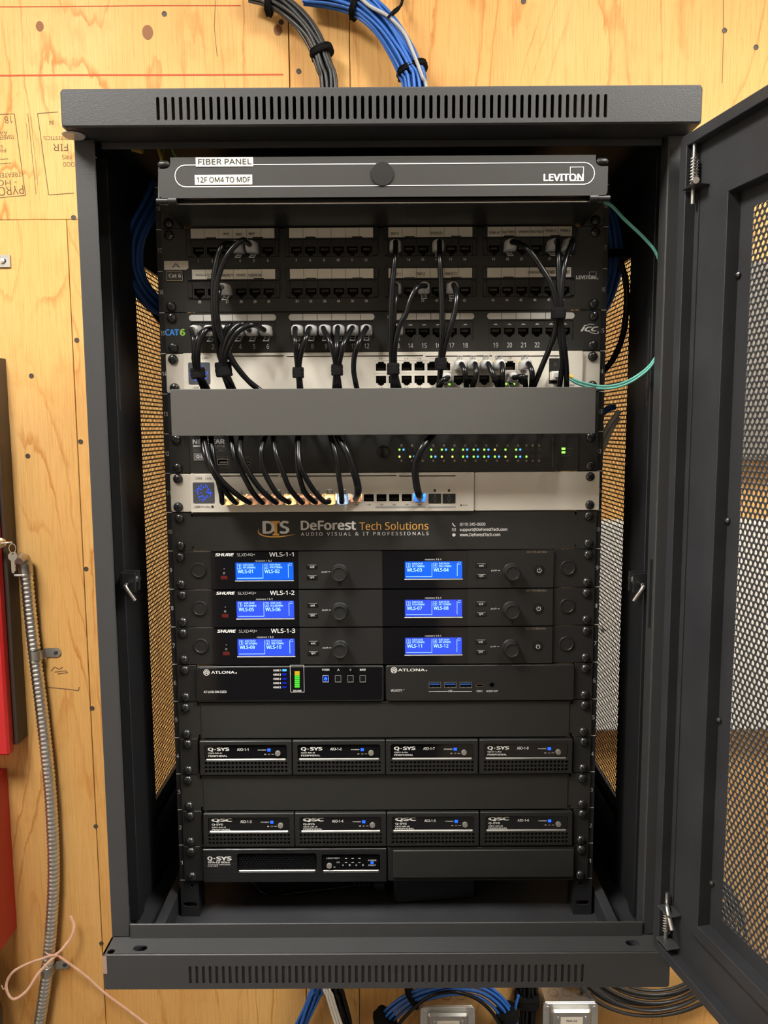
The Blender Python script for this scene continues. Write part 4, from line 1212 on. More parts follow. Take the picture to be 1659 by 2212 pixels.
# ---------------------------------------------------------------- three four-channel wireless receivers
LCD = {9: (('WLS-01', 'G:03 Ch:02', '471.950MHz'), ('WLS-02', 'G:03 Ch:04', '474.175MHz'), ('WLS-03', 'G:03 Ch:31', '511.750MHz'), ('WLS-04', 'G:03 Ch:34', '516.175MHz')),
       8: (('WLS-05', 'G:03 Ch:05', '475.700MHz'), ('WLS-06', 'G:03 Ch:32', '512.625MHz'), ('WLS-07', 'G:03 Ch:33', '513.675MHz'), ('WLS-08', 'G:03 Ch:35', '517.725MHz')),
       7: (('WLS-09', 'G:03 Ch:53', '567.675MHz'), ('WLS-10', 'G:03 Ch:54', '569.775MHz'), ('WLS-11', 'G:03 Ch:55', '571.025MHz'), ('WLS-12', 'G:03 Ch:01', '471.025MHz'))}
YR = -.0060
_base = {}
def rx(n, dev):
    """receiver measured on unit 9, shifted down by whole units"""
    dzu = (n - 9) * UH
    def R(*b, y=YR):
        a, b_, c, d = RECT(*b, y); return a, b_, c + dzu, d + dzu
    def C(px, py, y=YR):
        x, z = P(px, py, y); return x, z + dzu
    def T(mb, s, *b, y=YR - .0003, **k): text(mb, s, *R(*b, y=y), y, **k)
    z0, z1 = U(n) + .0008, U(n + 1) - .0008
    X = [P(q, 1228, YR)[0] for q in (457.5, 644.5, 826, 1010.5, 1196)]
    s1 = R(508, 1215, 634, 1254); s2 = R(874, 1212.5, 999.5, 1250.5)
    for a, b, m_, hole in ((X[0], X[1], 'gloss_black', s1), (X[1], X[2], 'plastic', None), (X[2], X[3], 'gloss_black', s2), (X[3], X[4], 'plastic', None)):
        hs = []
        if hole: hs = [rrect(*hole, .0008, 2)]
        MB().plate([(a + .0001, z0), (b - .0001, z0), (b - .0001, z1), (a + .0001, z1)], hs, YR - (.0002 if hole else 0), -.002).build('display_window' if hole else 'front_panel', m_, dev)
    for s, e in ((-1, X[0]), (1, X[4])):
        x = sorted((s * EAR, e + s * .0006))
        MB().plate(rrect(x[0], x[1], U(n) + G, U(n + 1) - G, .001), [], YF, 0, bev=.0004).build('rack_ear', 'plastic', dev)
    MB().box(-.205, .205, .006, .26, U(n) + .002, U(n + 1) - .002).build('chassis', 'powder_dark', dev)
    for k, (px, py) in enumerate(((429.5, 1231.5), (1226.5, 1226))):
        x, z = C(px, py, YF)
        MB().lathe([(.0088, 0), (.0088, -.0012), (.0082, -.0020), (.0074, -.0021), (.0068, -.0014), (.0003, -.0014)], (x, YF, z), 'y', 28).build('antenna_cap', 'plastic', dev, 35)
        mb = MB(); text(mb, 'SHURE', x - .0052, x + .0052, z - .0011, z + .0011, YF - .0016, bold=.03, shear=.2); mb.build('cap_lettering', 'print_dim' if False else 'panel', dev)
    for si, (sc, base) in enumerate(((s1, 0), (s2, 2))):
        a, b, c, d = sc
        MB().box(a + .0003, b - .0003, YR + .0016, YR + .0030, c + .0003, d - .0003).build('lcd_screen', 'lcd_blue' if n == 9 else 'lcd_violet', dev)
        mb = MB(); yl = YR + .0013; w, h = b - a, d - c
        def F(u0, v0, u1, v1): return a + w * u0, a + w * u1, d - h * v1, d - h * v0
        for q in (0, 1):
            o = .045 + q * .46
            nm, g_, f_ = LCD[n][base + q]
            mb.frame(*F(o - .012, .10, o + .055, .36), .0003, yl); text(mb, str(base + q + 1), *F(o + .010, .14, o + .034, .32), yl, bold=.02)
            text(mb, g_, *F(o + .085, .08, o + .27, .19), yl, bold=.02); text(mb, f_, *F(o + .085, .23, o + .30, .34), yl, bold=.02)
            text(mb, nm, *F(o - .005, .40, o + .255, .60), yl, bold=.015)
        mb.rectflat(*F(.025, .865, .475, .895), yl); mb.rectflat(*F(.470, .10, .476, .895), yl); mb.rectflat(*F(.905, .12, .912, .86), yl)
        mb.frame(*F(.925, .06, .965, .20), .0003, yl)
        mb.build('screen_text', 'lcd_text', dev)
        MB().box(a - .0004, b + .0004, YR - .0008, YR, c - .0010, c + .0001, .0003).build('bezel_lip', 'clear_tape', dev)
    for k, (px, py) in enumerate(((733.5, 1236), (1104, 1234))):
        x, z = C(px, py)
        MB().lathe([(.0096, 0), (.0096, -.0010), (.0088, -.0020), (.0086, -.0120), (.0080, -.0132), (.0071, -.0132), (.0066, -.0124), (.0003, -.0122)], (x, YR, z), 'y', 32).build('control_knob', 'plastic', dev, 30)
    for k, (px, lab) in enumerate(((674.2, ('exit', 'sync')), (1040, ('exit', 'sync')))):
        for q, py in enumerate((1224.5 - (3 if k else 0), 1247.5 - (3 if k else 0))):
            x0_, x1_, c, d = R(px - 11.6, py - 4.5, px + 11.6, py + 4.3)
            MB().box(x0_, x1_, YR - .0008, YR, c, d, .0004).build('button', 'satin_black', dev)
            mb = MB(); T(mb, lab[q], px - 4.8, py - 2.3, px + 4.8, py + 2.8, y=YR - .0011); mb.rectflat(*R(px - 9, py - 4.1, px + 9, py - 3.6, y=YR - .0011), YR - .0011); mb.build('button_text', 'print_white', dev)
    x, z = C(1164.5, 1231.8)
    MB().lathe([(.0062, 0), (.0062, -.0005), (.0055, -.0005), (.0053, -.0002), (.0049, -.0008), (.0003, -.0010)], (x, YR, z), 'y', 28).build('power_button', 'satin_black', dev, 30)
    mb = MB(); 
    for k in range(14):
        a0, a1 = PI / 2 + .6 + (2 * PI - 1.2) * k / 14, PI / 2 + .6 + (2 * PI - 1.2) * (k + 1) / 14
        mb.strip([(x + .0022 * math.cos(a0), z + .0022 * math.sin(a0)), (x + .0022 * math.cos(a1), z + .0022 * math.sin(a1))], .0005, YR - .0013)
    mb.strip([(x, z + .0002), (x, z + .0029)], .0005, YR - .0013)
    T(mb, 'SHURE', 464, 1195, 505.5, 1201.8, bold=.05, shear=.2); T(mb, 'WLS-1-%d' % (10 - n), 581.5, 1192.8, 634.5, 1202.3, bold=.012)
    T(mb, 'receivers 1 & 2', 551, 1209.5, 587, 1213.5); T(mb, 'receivers 3 & 4', 918, 1206.5, 953.5, 1210.5)
    T(mb, 'push', 695, 1233, 707, 1238); T(mb, 'push', 1061.5, 1230, 1073.5, 1235); mb.rectflat(*R(709.5, 1234.6, 713.5, 1235.6), YR - .0003); mb.rectflat(*R(1076, 1231.8, 1080, 1232.8), YR - .0003)
    mb.build('printed_text', 'print_white', dev)
    mb = MB(); T(mb, 'SLXD', 511.5, 1195.3, 533, 1201.8); T(mb, '4Q+', 534, 1195.3, 551.5, 1201.8, bold=.02); T(mb, 'IR', 481.5, 1236, 486.5, 1240.5); mb.build('printed_model', 'print_grey', dev)
    mb = MB(); T(mb, 'G57 470-608 MHz', 1138, 1190.5, 1182, 1194.8); mb.build('printed_band', 'print_tan', dev)
    a, b, c, d = R(476.5, 1244, 491.5, 1251.8); MB().box(a, b, YR - .0004, YR, c, d, .0002).build('infrared_window', 'ir_red', dev)
    x, z = C(484.3, 1228.6); mb = MB(); mb.flat(circle(x, z, .0008, 10), YR - .0004); mb.build('sensor_dot', 'print_dim', dev)
    screws(dev, uz(n))
for n, l_ in ((9, 'topmost of three black wireless receivers, screens reading WLS-01 to WLS-04'), (8, 'middle of three black wireless receivers, screens reading WLS-05 to WLS-08'), (7, 'lowest of three black wireless receivers, screens reading WLS-09 to WLS-12')):
    rx(n, thing('wireless_receiver', l_, 'receiver', (0, 0, U(n)), 'wireless microphone receivers'))

# ---------------------------------------------------------------- video switcher and media gateway, side by side
vs = thing('video_switcher', 'glossy black half-width video switcher with volume bar and blue power button', 'video switcher', (-.1, 0, U(6)))
gw = thing('media_gateway', 'matte black half-width media box with three blue USB ports', 'media gateway', (.1, 0, U(6)))
YA = -.0075
z0, z1 = U(6) + .0012, U(7) - .0008
def box6(dev, px0, px1, m_, s):
    a, b = P(px0, 1470, YA)[0], P(px1, 1470, YA)[0]
    MB().plate(rrect(a, b, z0, z1, .003), holes6, YA, .10, bev=.0008, hole_depth=.010).build('body', m_, dev, 30)
    x = sorted((s * EAR, (a if s < 0 else b) + s * .0008))
    MB().plate(rrect(x[0], x[1], U(6) + G, U(7) - G, .001), [], YF, 0, bev=.0004).build('rack_ear', 'plastic', dev)
    return a, b
holes6 = []
a6, b6 = box6(vs, 424, 829, 'plastic', -1)
MB().plate(rrect(a6 + .0022, b6 - .0022, z0 + .0026, z1 - .0015, .002), [], YA - .0006, YA, bev=.0002).build('front_glass', 'gloss_black', vs)
YG = YA - .0009
mb = MB()
def atlona(mb, cx, cy, x0_, x1_):
    x, z = P(cx, cy, YG); mb.frame(x - .0037, x + .0037, z - .0037, z + .0037, .0008, YG, .0036)
    for d in (0, .0022): mb.strip([(x - .0024, z - .0012 - d + .001), (x, z + .0010 - d + .001), (x + .0024, z - .0012 - d + .001)], .0010, YG)
    tpx(mb, 'ATLONA', x0_, cy - 3.4, x1_, cy + 2.6, YG, bold=.025)
    x, z = P(x1_ + 3, cy + 1, YG); mb.flat(circle(x, z, .0009, 8), YG)
atlona(mb, 446, 1452.8, 456, 507)
for k in range(5): tpx(mb, 'HDMI %d' % (k + 1), 590.5, 1446 + 9.15 * k, 607, 1450.3 + 9.15 * k, YG, bold=.03)
mb.frame(*RECT(627, 1436.3, 657, 1495.5, YG), .0004, YG)
tpx(mb, 'VOLUME', 633, 1490.3, 651.5, 1494.3, YG, bold=.03)
tpx(mb, 'POWER', 696, 1444.5, 712, 1449, YG, bold=.03); tpx(mb, 'INPUT', 777, 1444.5, 790.5, 1449, YG, bold=.03)
mb.strip([P(*q, YG) for q in ((729, 1449), (730.9, 1444.8), (732.8, 1449))], .0004, YG); mb.strip([P(*q, YG) for q in ((755, 1444.8), (757, 1449), (759, 1444.8))], .0004, YG)
tpx(mb, 'AT-UHD-SW-52ED', 440, 1492, 489.5, 1497, YG, bold=.02)
mb.build('printed_text', 'print_white', vs)
for k, m_ in enumerate(('led_cyan', 'led_blue_dim', 'led_blue_dim', 'led_blue_dim', 'led_blue_dim')):
    MB().box(*RECT(610, 1445.7 + 9.15 * k, 619, 1450 + 9.15 * k, YG)[:2], YG - .0002, YG + .0001, *RECT(610, 1445.7 + 9.15 * k, 619, 1450 + 9.15 * k, YG)[2:]).build('input_lamp', m_, vs)
for k in range(8):
    q = RECT(636.5, 1450 + 4.5 * k, 647.3, 1453.6 + 4.5 * k, YG)
    MB().box(q[0], q[1], YG - .0002, YG + .0001, q[2], q[3]).build('volume_bar', 'led_bar_amber' if k < 2 else 'led_bar_green', vs)
for k, px in enumerate((703.7, 730.4, 757, 783.6)):
    q = RECT(px - 6.5, 1458.5, px + 6.5, 1472.5, YG)
    bt = MB().box(q[0], q[1], YG - .0008, YG + .0001, q[2], q[3], .0003); bt.build('button', 'satin_black', vs)
    mb = MB(); mb.frame(q[0], q[1], q[2], q[3], .0003, YG - .0010); mb.rectflat(q[0] + .0002, q[1] - .0002, q[2] - .0008, q[2] - .0002, YG - .0003); mb.build('button_outline', 'print_grey' if k else 'print_white', vs)
    if k == 0:
        MB().box(q[0] + .0006, q[1] - .0006, YG - .0010, YG - .0008, q[2] + .0006, q[3] - .0006).build('button_light', 'led_blue_dim', vs)
        mb = MB(); cx, cz = (q[0] + q[1]) / 2, (q[2] + q[3]) / 2
        for j in range(12):
            a0, a1 = PI / 2 + .6 + (2 * PI - 1.2) * j / 12, PI / 2 + .6 + (2 * PI - 1.2) * (j + 1) / 12
            mb.strip([(cx + .0015 * math.cos(a0), cz + .0015 * math.sin(a0)), (cx + .0015 * math.cos(a1), cz + .0015 * math.sin(a1))], .0005, YG - .0012)
        mb.strip([(cx, cz), (cx, cz + .002)], .0005, YG - .0012); mb.build('button_symbol', 'led_cyan', vs)
usb = [RECT(820 + .2893 * a, 1473.5, 820 + .2893 * b, 1485, YA) for a, b in ((370, 456), (486, 571), (601, 686))]
usbc = RECT(1029, 1478, 1044, 1483, YA); ajx, ajz = P(1062.5, 1479, YA)
holes6 = [rrect(q[0], q[1], q[2], q[3], .0003, 1) for q in usb] + [rrect(*usbc, .0010, 3), circle(ajx, ajz, .0022, 12)]
a6, b6 = box6(gw, 833.5, 1241, 'plastic', 1)
MB().box(a6 + .003, b6 - .003, YA + .0101, YA + .0108, z0 + .003, z1 - .003).build('inner_plate', 'cavity', gw)
for q in usb:
    MB().box(q[0] + .0008, q[1] - .0008, YA + .001, YA + .009, q[2] + .0026, q[3] - .0006).build('usb_tongue', 'usb_blue', gw)
    mb = MB(); mb.frame(q[0] - .0004, q[1] + .0004, q[2] - .0004, q[3] + .0004, .0006, YA - .0002); 
    for t_ in (.25, .65): mb.rectflat(q[0] + (q[1] - q[0]) * t_, q[0] + (q[1] - q[0]) * t_ + .0016, q[2], q[2] + .0007, YA - .0002)
    mb.build('port_rim', 'steel', gw)
mb = MB(); mb.frame(usbc[0] - .0002, usbc[1] + .0002, usbc[2] - .0002, usbc[3] + .0002, .0004, YA - .0002, .0012); mb.build('port_rim', 'brass', gw)
MB().lathe([(.0030, 0), (.0030, -.0005), (.0024, -.0006), (.0022, 0)], (ajx, YA, ajz), 'y', 20).build('audio_jack', 'satin_black', gw, 30)
YG = YA - .0003
mb = MB(); atlona(mb, 851, 1447.6, 859.5, 918)
tpx(mb, 'VELOCITY', 844, 1489, 869, 1494, YG, bold=.02); tpx(mb, 'TM', 870, 1489, 873.5, 1490.8, YG)
tpx(mb, 'USB', 968, 1491, 977, 1495, YG, bold=.02); tpx(mb, 'USB-C', 1029.5, 1491, 1043, 1495, YG, bold=.02); tpx(mb, 'AUDIO OUT', 1050, 1491, 1075.5, 1495, YG, bold=.02)
mb.rectflat(*RECT(926, 1493.2, 966.5, 1494.4, YG), YG); mb.rectflat(*RECT(978.5, 1493.2, 1019, 1494.4, YG), YG)
mb.build('printed_text', 'print_white', gw)
screws(vs, uz(6), sides=(-1,)); screws(gw, uz(6), sides=(1,))

# ---------------------------------------------------------------- plain blanking panels
for n, l_ in ((5, 'plain black blanking panel directly below the video switcher'), (3, 'plain black blanking panel between the two rows of small units')):
    bp = thing('blank_panel', l_, 'blank panel', (0, 0, U(n)))
    z0, z1 = U(n) + G, U(n + 1) - G
    mb = MB(); o = ear_notches(-EAR, EAR, z0, z1)
    mb.plate(o, [], YF, 0)
    xl = EAR - .0260
    mb.box(-xl, xl, YF - .0012, YF + .0002, z0, z1, .0011)
    mb.build('faceplate', 'panel', bp)
    for zz in (z0, z1 - .0015): MB().box(-.214, .214, 0, .015, zz, zz + .0015).build('flange', 'panel', bp)
    MB().box(-.2225, .2225, .004, .006, z0 + .002, z1 - .002).build('notch_blocker', 'cavity', bp)  # added black sheet, keeps wall light out of the notches
    screws(bp, uz(n))

# ---------------------------------------------------------------- trays of quarter-width audio units
YQ = -.0080
def plate_grid(x0, x1, z0, z1, cols, rows, rad, y):
    """plate tiled with round holes"""
    mb = MB(); n = 12
    cw, ch = (x1 - x0) / cols, (z1 - z0) / rows
    for i in range(cols):
        for j in range(rows):
            cx, cz = x0 + (i + .5) * cw, z0 + (j + .5) * ch
            ic = [(cx + rad * math.cos(2 * PI * k / n), cz + rad * math.sin(2 * PI * k / n)) for k in range(n)]
            oc = []
            for k in range(n):
                a = 2 * PI * k / n; co, si = math.cos(a), math.sin(a)
                t = min((cw / 2) / abs(co) if abs(co) > 1e-6 else 9, (ch / 2) / abs(si) if abs(si) > 1e-6 else 9)
                oc.append((cx + co * t, cz + si * t))
            mb.add([(a, y, b) for a, b in oc] + [(a, y, b) for a, b in ic] + [(a, y + .002, b) for a, b in ic],
                   [(k, (k + 1) % n, n + (k + 1) % n, n + k) for k in range(n)] + [(n + k, n + (k + 1) % n, 2 * n + (k + 1) % n, 2 * n + k) for k in range(n)])
            for sx in (-1, 1):
                for sz in (-1, 1):
                    cor = (cx + sx * cw / 2, y, cz + sz * ch / 2)
                    idx = [k for k in range(n) if sx * math.cos(2 * PI * k / n) > .01 and sz * math.sin(2 * PI * k / n) > .01]
                    if len(idx) >= 2:
                        f = [(oc[k][0], y, oc[k][1]) for k in idx]
                        tri = f + [cor]
                        nrm = (Vector(tri[1]) - Vector(tri[0])).cross(Vector(tri[-1]) - Vector(tri[0])).y
                        mb.add(tri, [tuple(range(len(tri))) if nrm < 0 else tuple(reversed(range(len(tri))))])
    return mb
def audio_unit(n, px0, px1, ref, brand, name, model, label, knobmat='galv'):
    """front measured on the first unit of each row (ref = its pixel span)"""
    pm = 1631 if n == 4 else 1787
    a, b = P(px0, pm, YQ)[0], P(px1, pm, YQ)[0]
    z0, z1 = U(n) + .0014, U(n + 1) - .0012
    dev = thing('audio_interface', label, 'audio unit', ((a + b) / 2, 0, U(n)), 'quarter-width audio units, %s row' % ('upper' if n == 4 else 'lower'))
    w, h = b - a, z1 - z0
    def R(u0, v0, u1, v1): return a + w * u0, a + w * u1, z1 - h * v1, z1 - h * v0
    ix0, ix1, iz0, iz1 = R(.052, .115, .948, .56)
    gx0, gx1, gz0, gz1 = R(.045, .60, .958, .935)
    o = rrect(a, b, z0, z1, .0012)
    MB().plate(o, [rrect(ix0, ix1, iz0, iz1, .0028), [(gx0, gz0), (gx1, gz0), (gx1, gz1), (gx0, gz1)]], YQ, YQ + .0060, bev=.0007).build('front_bezel', 'plastic', dev, 30)
    plate_grid(gx0, gx1, gz0, gz1, 22, 3, .0017, YQ + .0003).build('vent_grille', 'plastic', dev)
    MB().box(a + .0005, b - .0005, YQ + .0061, .20, z0 + .0005, z1 - .0005).build('body', 'satin_black', dev)
    # chamfered lower edge of the window catches the light
    mb = MB().add([(ix0 + .002, YQ - .0001, iz0 - .0006), (ix1 - .002, YQ - .0001, iz0 - .0006), (ix1 - .002, YQ + .0022, iz0 + .0010), (ix0 + .002, YQ + .0022, iz0 + .0010)], [(0, 1, 2, 3)])
    mb.build('window_chamfer', 'silver' if False else 'galv', dev)
    yw = YQ + .0022
    MB().box(ix0, ix1, yw, yw + .001, iz0, iz1).build('display_window', 'gloss_black', dev)
    yt = yw - .0003
    mb = MB()
    def T(s, *q, **k): text(mb, s, *R(*q), yt, **k)
    T(name, .405, .225, .530, .305, bold=.02)
    if brand == 'QSC':
        T('QSC', .088, .165, .320, .285, bold=.06); T('Q-SYS', .090, .32, .215, .385, bold=.03); T(model, .090, .41, .245, .455, bold=.02); T('PERIPHERAL', .090, .475, .298, .52, bold=.02)
    else:
        T('Q', .088, .205, .148, .325, bold=.045); x_ = R(.160, .25, .172, .275); mb.rectflat(*x_, yt); T('SYS', .185, .205, .322, .305, bold=.045)
        T(model, .090, .35, .240, .395, bold=.02); T('PERIPHERAL', .090, .425, .298, .475, bold=.02)
    T('POWER', .630, .27, .722, .30, shear=.2, bold=.02); T('ID', .700, .395, .722, .425, bold=.02); mb.rectflat(*R(.778, .405, .805, .415), yt)
    mb.build('printed_text', 'print_white', dev)
    q = R(.735, .245, .770, .325); MB().box(q[0], q[1], yt - .0004, yt, q[2], q[3], .0002).build('power_lamp', 'led_blue', dev)
    q = R(.740, .39, .765, .43); MB().box(q[0], q[1], yt - .0002, yt, q[2], q[3]).build('identify_lamp', 'print_ink', dev)
    q = R(.848, .38, .848, .38)
    MB().lathe([(.0032, 0), (.0032, -.0015), (.0029, -.0022), (.0003, -.0023)], (q[0], yw, q[2]), 'y', 20).build('identify_button', 'grey_box', dev, 40)
    return dev
rows = {4: ((431, 630), (632, 832), (833.5, 1033), (1035.5, 1237)), 2: ((439, 635.5), (637, 834.5), (836, 1035), (1037.5, 1237))}
names = {4: (('AIO-1-1', 'QIO-ML4i'), ('AIO-1-2', 'QIO-ML4i'), ('AIO-1-7', 'QIO-L4o'), ('AIO-1-8', 'QIO-L4o')), 2: (('AIO-1-3', 'QIO-ML4i'), ('AIO-1-4', 'QIO-ML4i'), ('AIO-1-5', 'QIO-ML4i'), ('AIO-1-6', 'QIO-ML4i'))}
for n in (4, 2):
    tray = thing('rack_tray', 'black rack tray carrying the %s row of four small audio units' % ('upper' if n == 4 else 'lower'), 'rack shelf', (0, 0, U(n)))
    for s in (-1, 1):
        e = P(428 if n == 4 else 436, 1630 if n == 4 else 1787, YF)[0] if s < 0 else P(1238.5, 1630 if n == 4 else 1787, YF)[0]
        x = sorted((s * EAR, e))
        MB().plate(rrect(x[0], x[1], U(n) + G, U(n + 1) - G, .0012), [], YF, 0, bev=.0004).build('rack_ear', 'plastic', tray)
    MB().box(-.222, .222, -.004, .22, U(n) + .0001, U(n) + .0012).build('shelf', 'powder_dark', tray)
    screws(tray, uz(n))
    for (a, b), (nm, md) in zip(rows[n], names[n]):
        audio_unit(n, a, b, None, 'QSC' if n == 2 else 'Q', nm, md, 'small black audio unit with blue lamp marked %s' % nm)

# ---------------------------------------------------------------- amplifier and blank half plate in the lowest unit
amp = thing('power_amplifier', 'half-width amplifier with brushed dark front at the bottom left of the rack', 'amplifier', (-.1, 0, U(1)))
a, b = P(438.5, 1866, YQ)[0], P(835, 1866, YQ)[0]
z0, z1 = U(1) + .0012, U(2) - .0012
g1 = RECT(512, 1843.5, 684, 1882.5, YQ); g2 = RECT(694.5, 1845.5, 821, 1882.5, YQ)
MB().plate(rrect(a, b, z0, z1, .001), [rrect(*g1, .003), rrect(*g2, .0025)], YQ, YQ + .006, bev=.0008).build('faceplate', 'brushed', amp, 30)
MB().box(a + .001, b - .001, YQ + .0061, .24, z0 + .001, z1 - .001).build('chassis', 'satin_black', amp)
mb = perforated(28, 8, .0030, .00115, .001, 6); sx = (g1[1] - g1[0]) / (28.5 * .003); sz = (g1[3] - g1[2]) / (8 * .003 * .866 + .0006)
xf(mb, lambda x, y, z: (g1[0] + x * sx, YQ + .0022, g1[2] + z * sz)); tag(mb.build('grille', 'satin_black', amp), kind='stuff')
for g in (g1, g2):
    MB().add([(g[0] + .002, YQ - .0001, g[2] - .0006), (g[1] - .002, YQ - .0001, g[2] - .0006), (g[1] - .002, YQ + .002, g[2] + .0008), (g[0] + .002, YQ + .002, g[2] + .0008)], [(0, 1, 2, 3)]).build('window_chamfer', 'galv', amp)
yw = YQ + .002
MB().box(g2[0], g2[1], yw, yw + .001, g2[2], g2[3]).build('display_window', 'gloss_black', amp)
mb = MB(); yt = YQ - .0003
tpx(mb, 'Q', 448, 1850, 459, 1860.5, yt, bold=.045); tpx(mb, '-', 461, 1854, 465, 1855.5, yt); tpx(mb, 'SYS', 467, 1850, 500.5, 1859, yt, bold=.045)
tpx(mb, 'SPA-Qf 60x4', 449, 1860.5, 496.5, 1865.5, yt, bold=.03); tpx(mb, '4 CH FLEX AMPLIFIER', 449, 1866.5, 497.5, 1869, yt, bold=.02); tpx(mb, 'LO-Z / HI-Z', 449, 1870, 471, 1872.5, yt, bold=.02)
yt = yw - .0003
tpx(mb, 'LIMIT/PROT', 705, 1852.3, 734, 1855.3, yt, shear=.2); tpx(mb, 'SIG', 726.5, 1861.3, 734, 1864.2, yt, shear=.2)
for k, c in enumerate('ABCD'):
    px = 741 + 14.4 * k
    tpx(mb, c, px - 1.7, 1866.8, px + 1.7, 1870.4, yt, bold=.02)
    if k < 3:
        for py in (1854.3, 1863): mb.rectflat(*RECT(px + 4, py - .5, px + 9, py + .5, yt), yt)
tpx(mb, 'POWER', 795, 1857, 813, 1860, yt, bold=.02); tpx(mb, 'FAULT', 796, 1867.5, 812, 1870.5, yt, bold=.02); tpx(mb, 'ID', 720.5, 1871.5, 724.5, 1874.5, yt)
mb.build('printed_text', 'print_white', amp)
q = RECT(800.5, 1861, 807, 1866, yt); MB().box(q[0], q[1], yt - .0004, yt, q[2], q[3], .0002).build('power_lamp', 'led_blue', amp)
x, z = P(711.5, 1869.5, yw); MB().lathe([(.0033, 0), (.0033, -.0015), (.0029, -.0022), (.0003, -.0023)], (x, yw, z), 'y', 20).build('identify_button', 'grey_box', amp, 40)
x = (-EAR, a - .0012); MB().plate(rrect(x[0], x[1], U(1) + G, U(2) - G, .0012), [], YF, 0, bev=.0004).build('rack_ear', 'plastic', amp)
screws(amp, uz(1), sides=(-1,))
bh = thing('filler_plate', 'matte black half-width filler plate at the bottom right of the rack', 'blank panel', (.1, 0, U(1)))
a, b = P(837.5, 1866, YQ)[0], P(1241, 1866, YQ)[0]
MB().plate(rrect(a, b, z0, z1, .001), [], YQ + .002, 0, bev=.0006).build('frame', 'plastic', bh, 30)
q = RECT(849, 1836.5, 1239.5, 1895.5, YQ)
MB().plate(rrect(q[0], q[1], q[2], q[3], .0015), [], YQ - .0002, YQ + .0022, bev=.0006).build('cover_panel', 'panel', bh, 30)
x = (b + .0006, EAR); MB().plate(rrect(x[0], x[1], U(1) + G, U(2) - G, .0012), [], YF, 0, bev=.0004).build('rack_ear', 'plastic', bh)
screws(bh, uz(1), sides=(1,))

# ================================================================== patch cables
def ring_se(w, h, y, n=16, e=4.0, cx=0, cz=0):
    out = []
    for k in range(n):
        a = 2 * PI * k / n; co, si = math.cos(a), math.sin(a)
        out.append((cx + w / 2 * math.copysign(abs(co) ** (2 / e), co), y, cz + h / 2 * math.copysign(abs(si) ** (2 / e), si)))
    return out
# clear modular plug pointing to -y; y=0 is the panel front
def plug_meshes():
    body = MB().loft([ring_se(.0112, .0076, .006, e=8), ring_se(.0112, .0076, -.0085, e=8)])
    boot = MB().loft([ring_se(.0126, .0104, -.0080, e=6), ring_se(.0132, .0112, -.0092, e=6), ring_se(.0132, .0114, -.0160, e=5), ring_se(.0122, .0112, -.0205, e=3.2), ring_se(.0110, .0110, -.0235, e=2.2),
                      ring_se(.0104, .0104, -.0245, e=2), ring_se(.0094, .0094, -.0247, e=2), ring_se(.0094, .0094, -.0262, e=2), ring_se(.0080, .0080, -.0264, e=2), ring_se(.0080, .0080, -.0276, e=2), ring_se(.0066, .0066, -.0279, e=2)])
    out = {}
    for t in (1, -1):      # catch below (patch panels) or above (switch ports)
        mb = MB()
        pts = [(-.0008, -.0040), (-.0050, -.0052), (-.0120, -.0088), (-.0160, -.0104)]
        for x0, x1 in ((-.0031, -.0019), (.0019, .0031)):
            for (ya, za), (yb, zb) in zip(pts, pts[1:]):
                vs = [(x0, ya, t * za), (x1, ya, t * za), (x1, yb, t * zb), (x0, yb, t * zb), (x0, ya, t * (za - .0009)), (x1, ya, t * (za - .0009)), (x1, yb, t * (zb - .0009)), (x0, yb, t * (zb - .0009))]
                mb.add(vs, [(0, 1, 2, 3), (7, 6, 5, 4), (0, 4, 5, 1), (1, 5, 6, 2), (2, 6, 7, 3), (3, 7, 4, 0)])
        for (ya, za) in ((-.0070, -.0064), (-.0155, -.0103)):
            mb.box(-.0031, .0031, ya - .0010, ya + .0006, *sorted((t * za, t * (za - .0009))))
        out[t] = mb.mesh('catch', 'clear', 30)
    return body.mesh('plug', 'clear', 30), boot.mesh('boot', 'clear', 25), out, body.mesh('plug', 'clear_lit', 30), boot.mesh('boot', 'clear_lit', 25)
PLUG, BOOT, CATCH, PLUG_L, BOOT_L = plug_meshes()
def patch_cable(label, loc, pts, catch=1, rad=.0029, tilt=(0, 0), m='cable_black', group='black patch cables', lit=False):
    """loc: mouth of the port; pts: route as (pixel x, pixel y, depth y)"""
    c = thing('patch_cable', label, 'cable', loc, group)
    start = Vector((loc[0], loc[1] - .024, loc[2])); s2 = Vector((loc[0], loc[1] - .0345, loc[2] - .0008))
    route = [start, s2] + [V3(*p) for p in pts]
    MB().tube(smooth_path(route, 7), rad, 10).build('jacket', m, c, 60)
    p = link('plug', PLUG_L if lit else PLUG, c, loc); link('boot', BOOT_L if lit else BOOT, p, loc); link('catch', CATCH[catch], p, loc)
    return c
YB = -.038      # behind the duct cover
A48, A24, ASW, A16 = '48-port patch panel', '24-port patch panel', 'silver 24-port switch', 'silver 16-port switch'
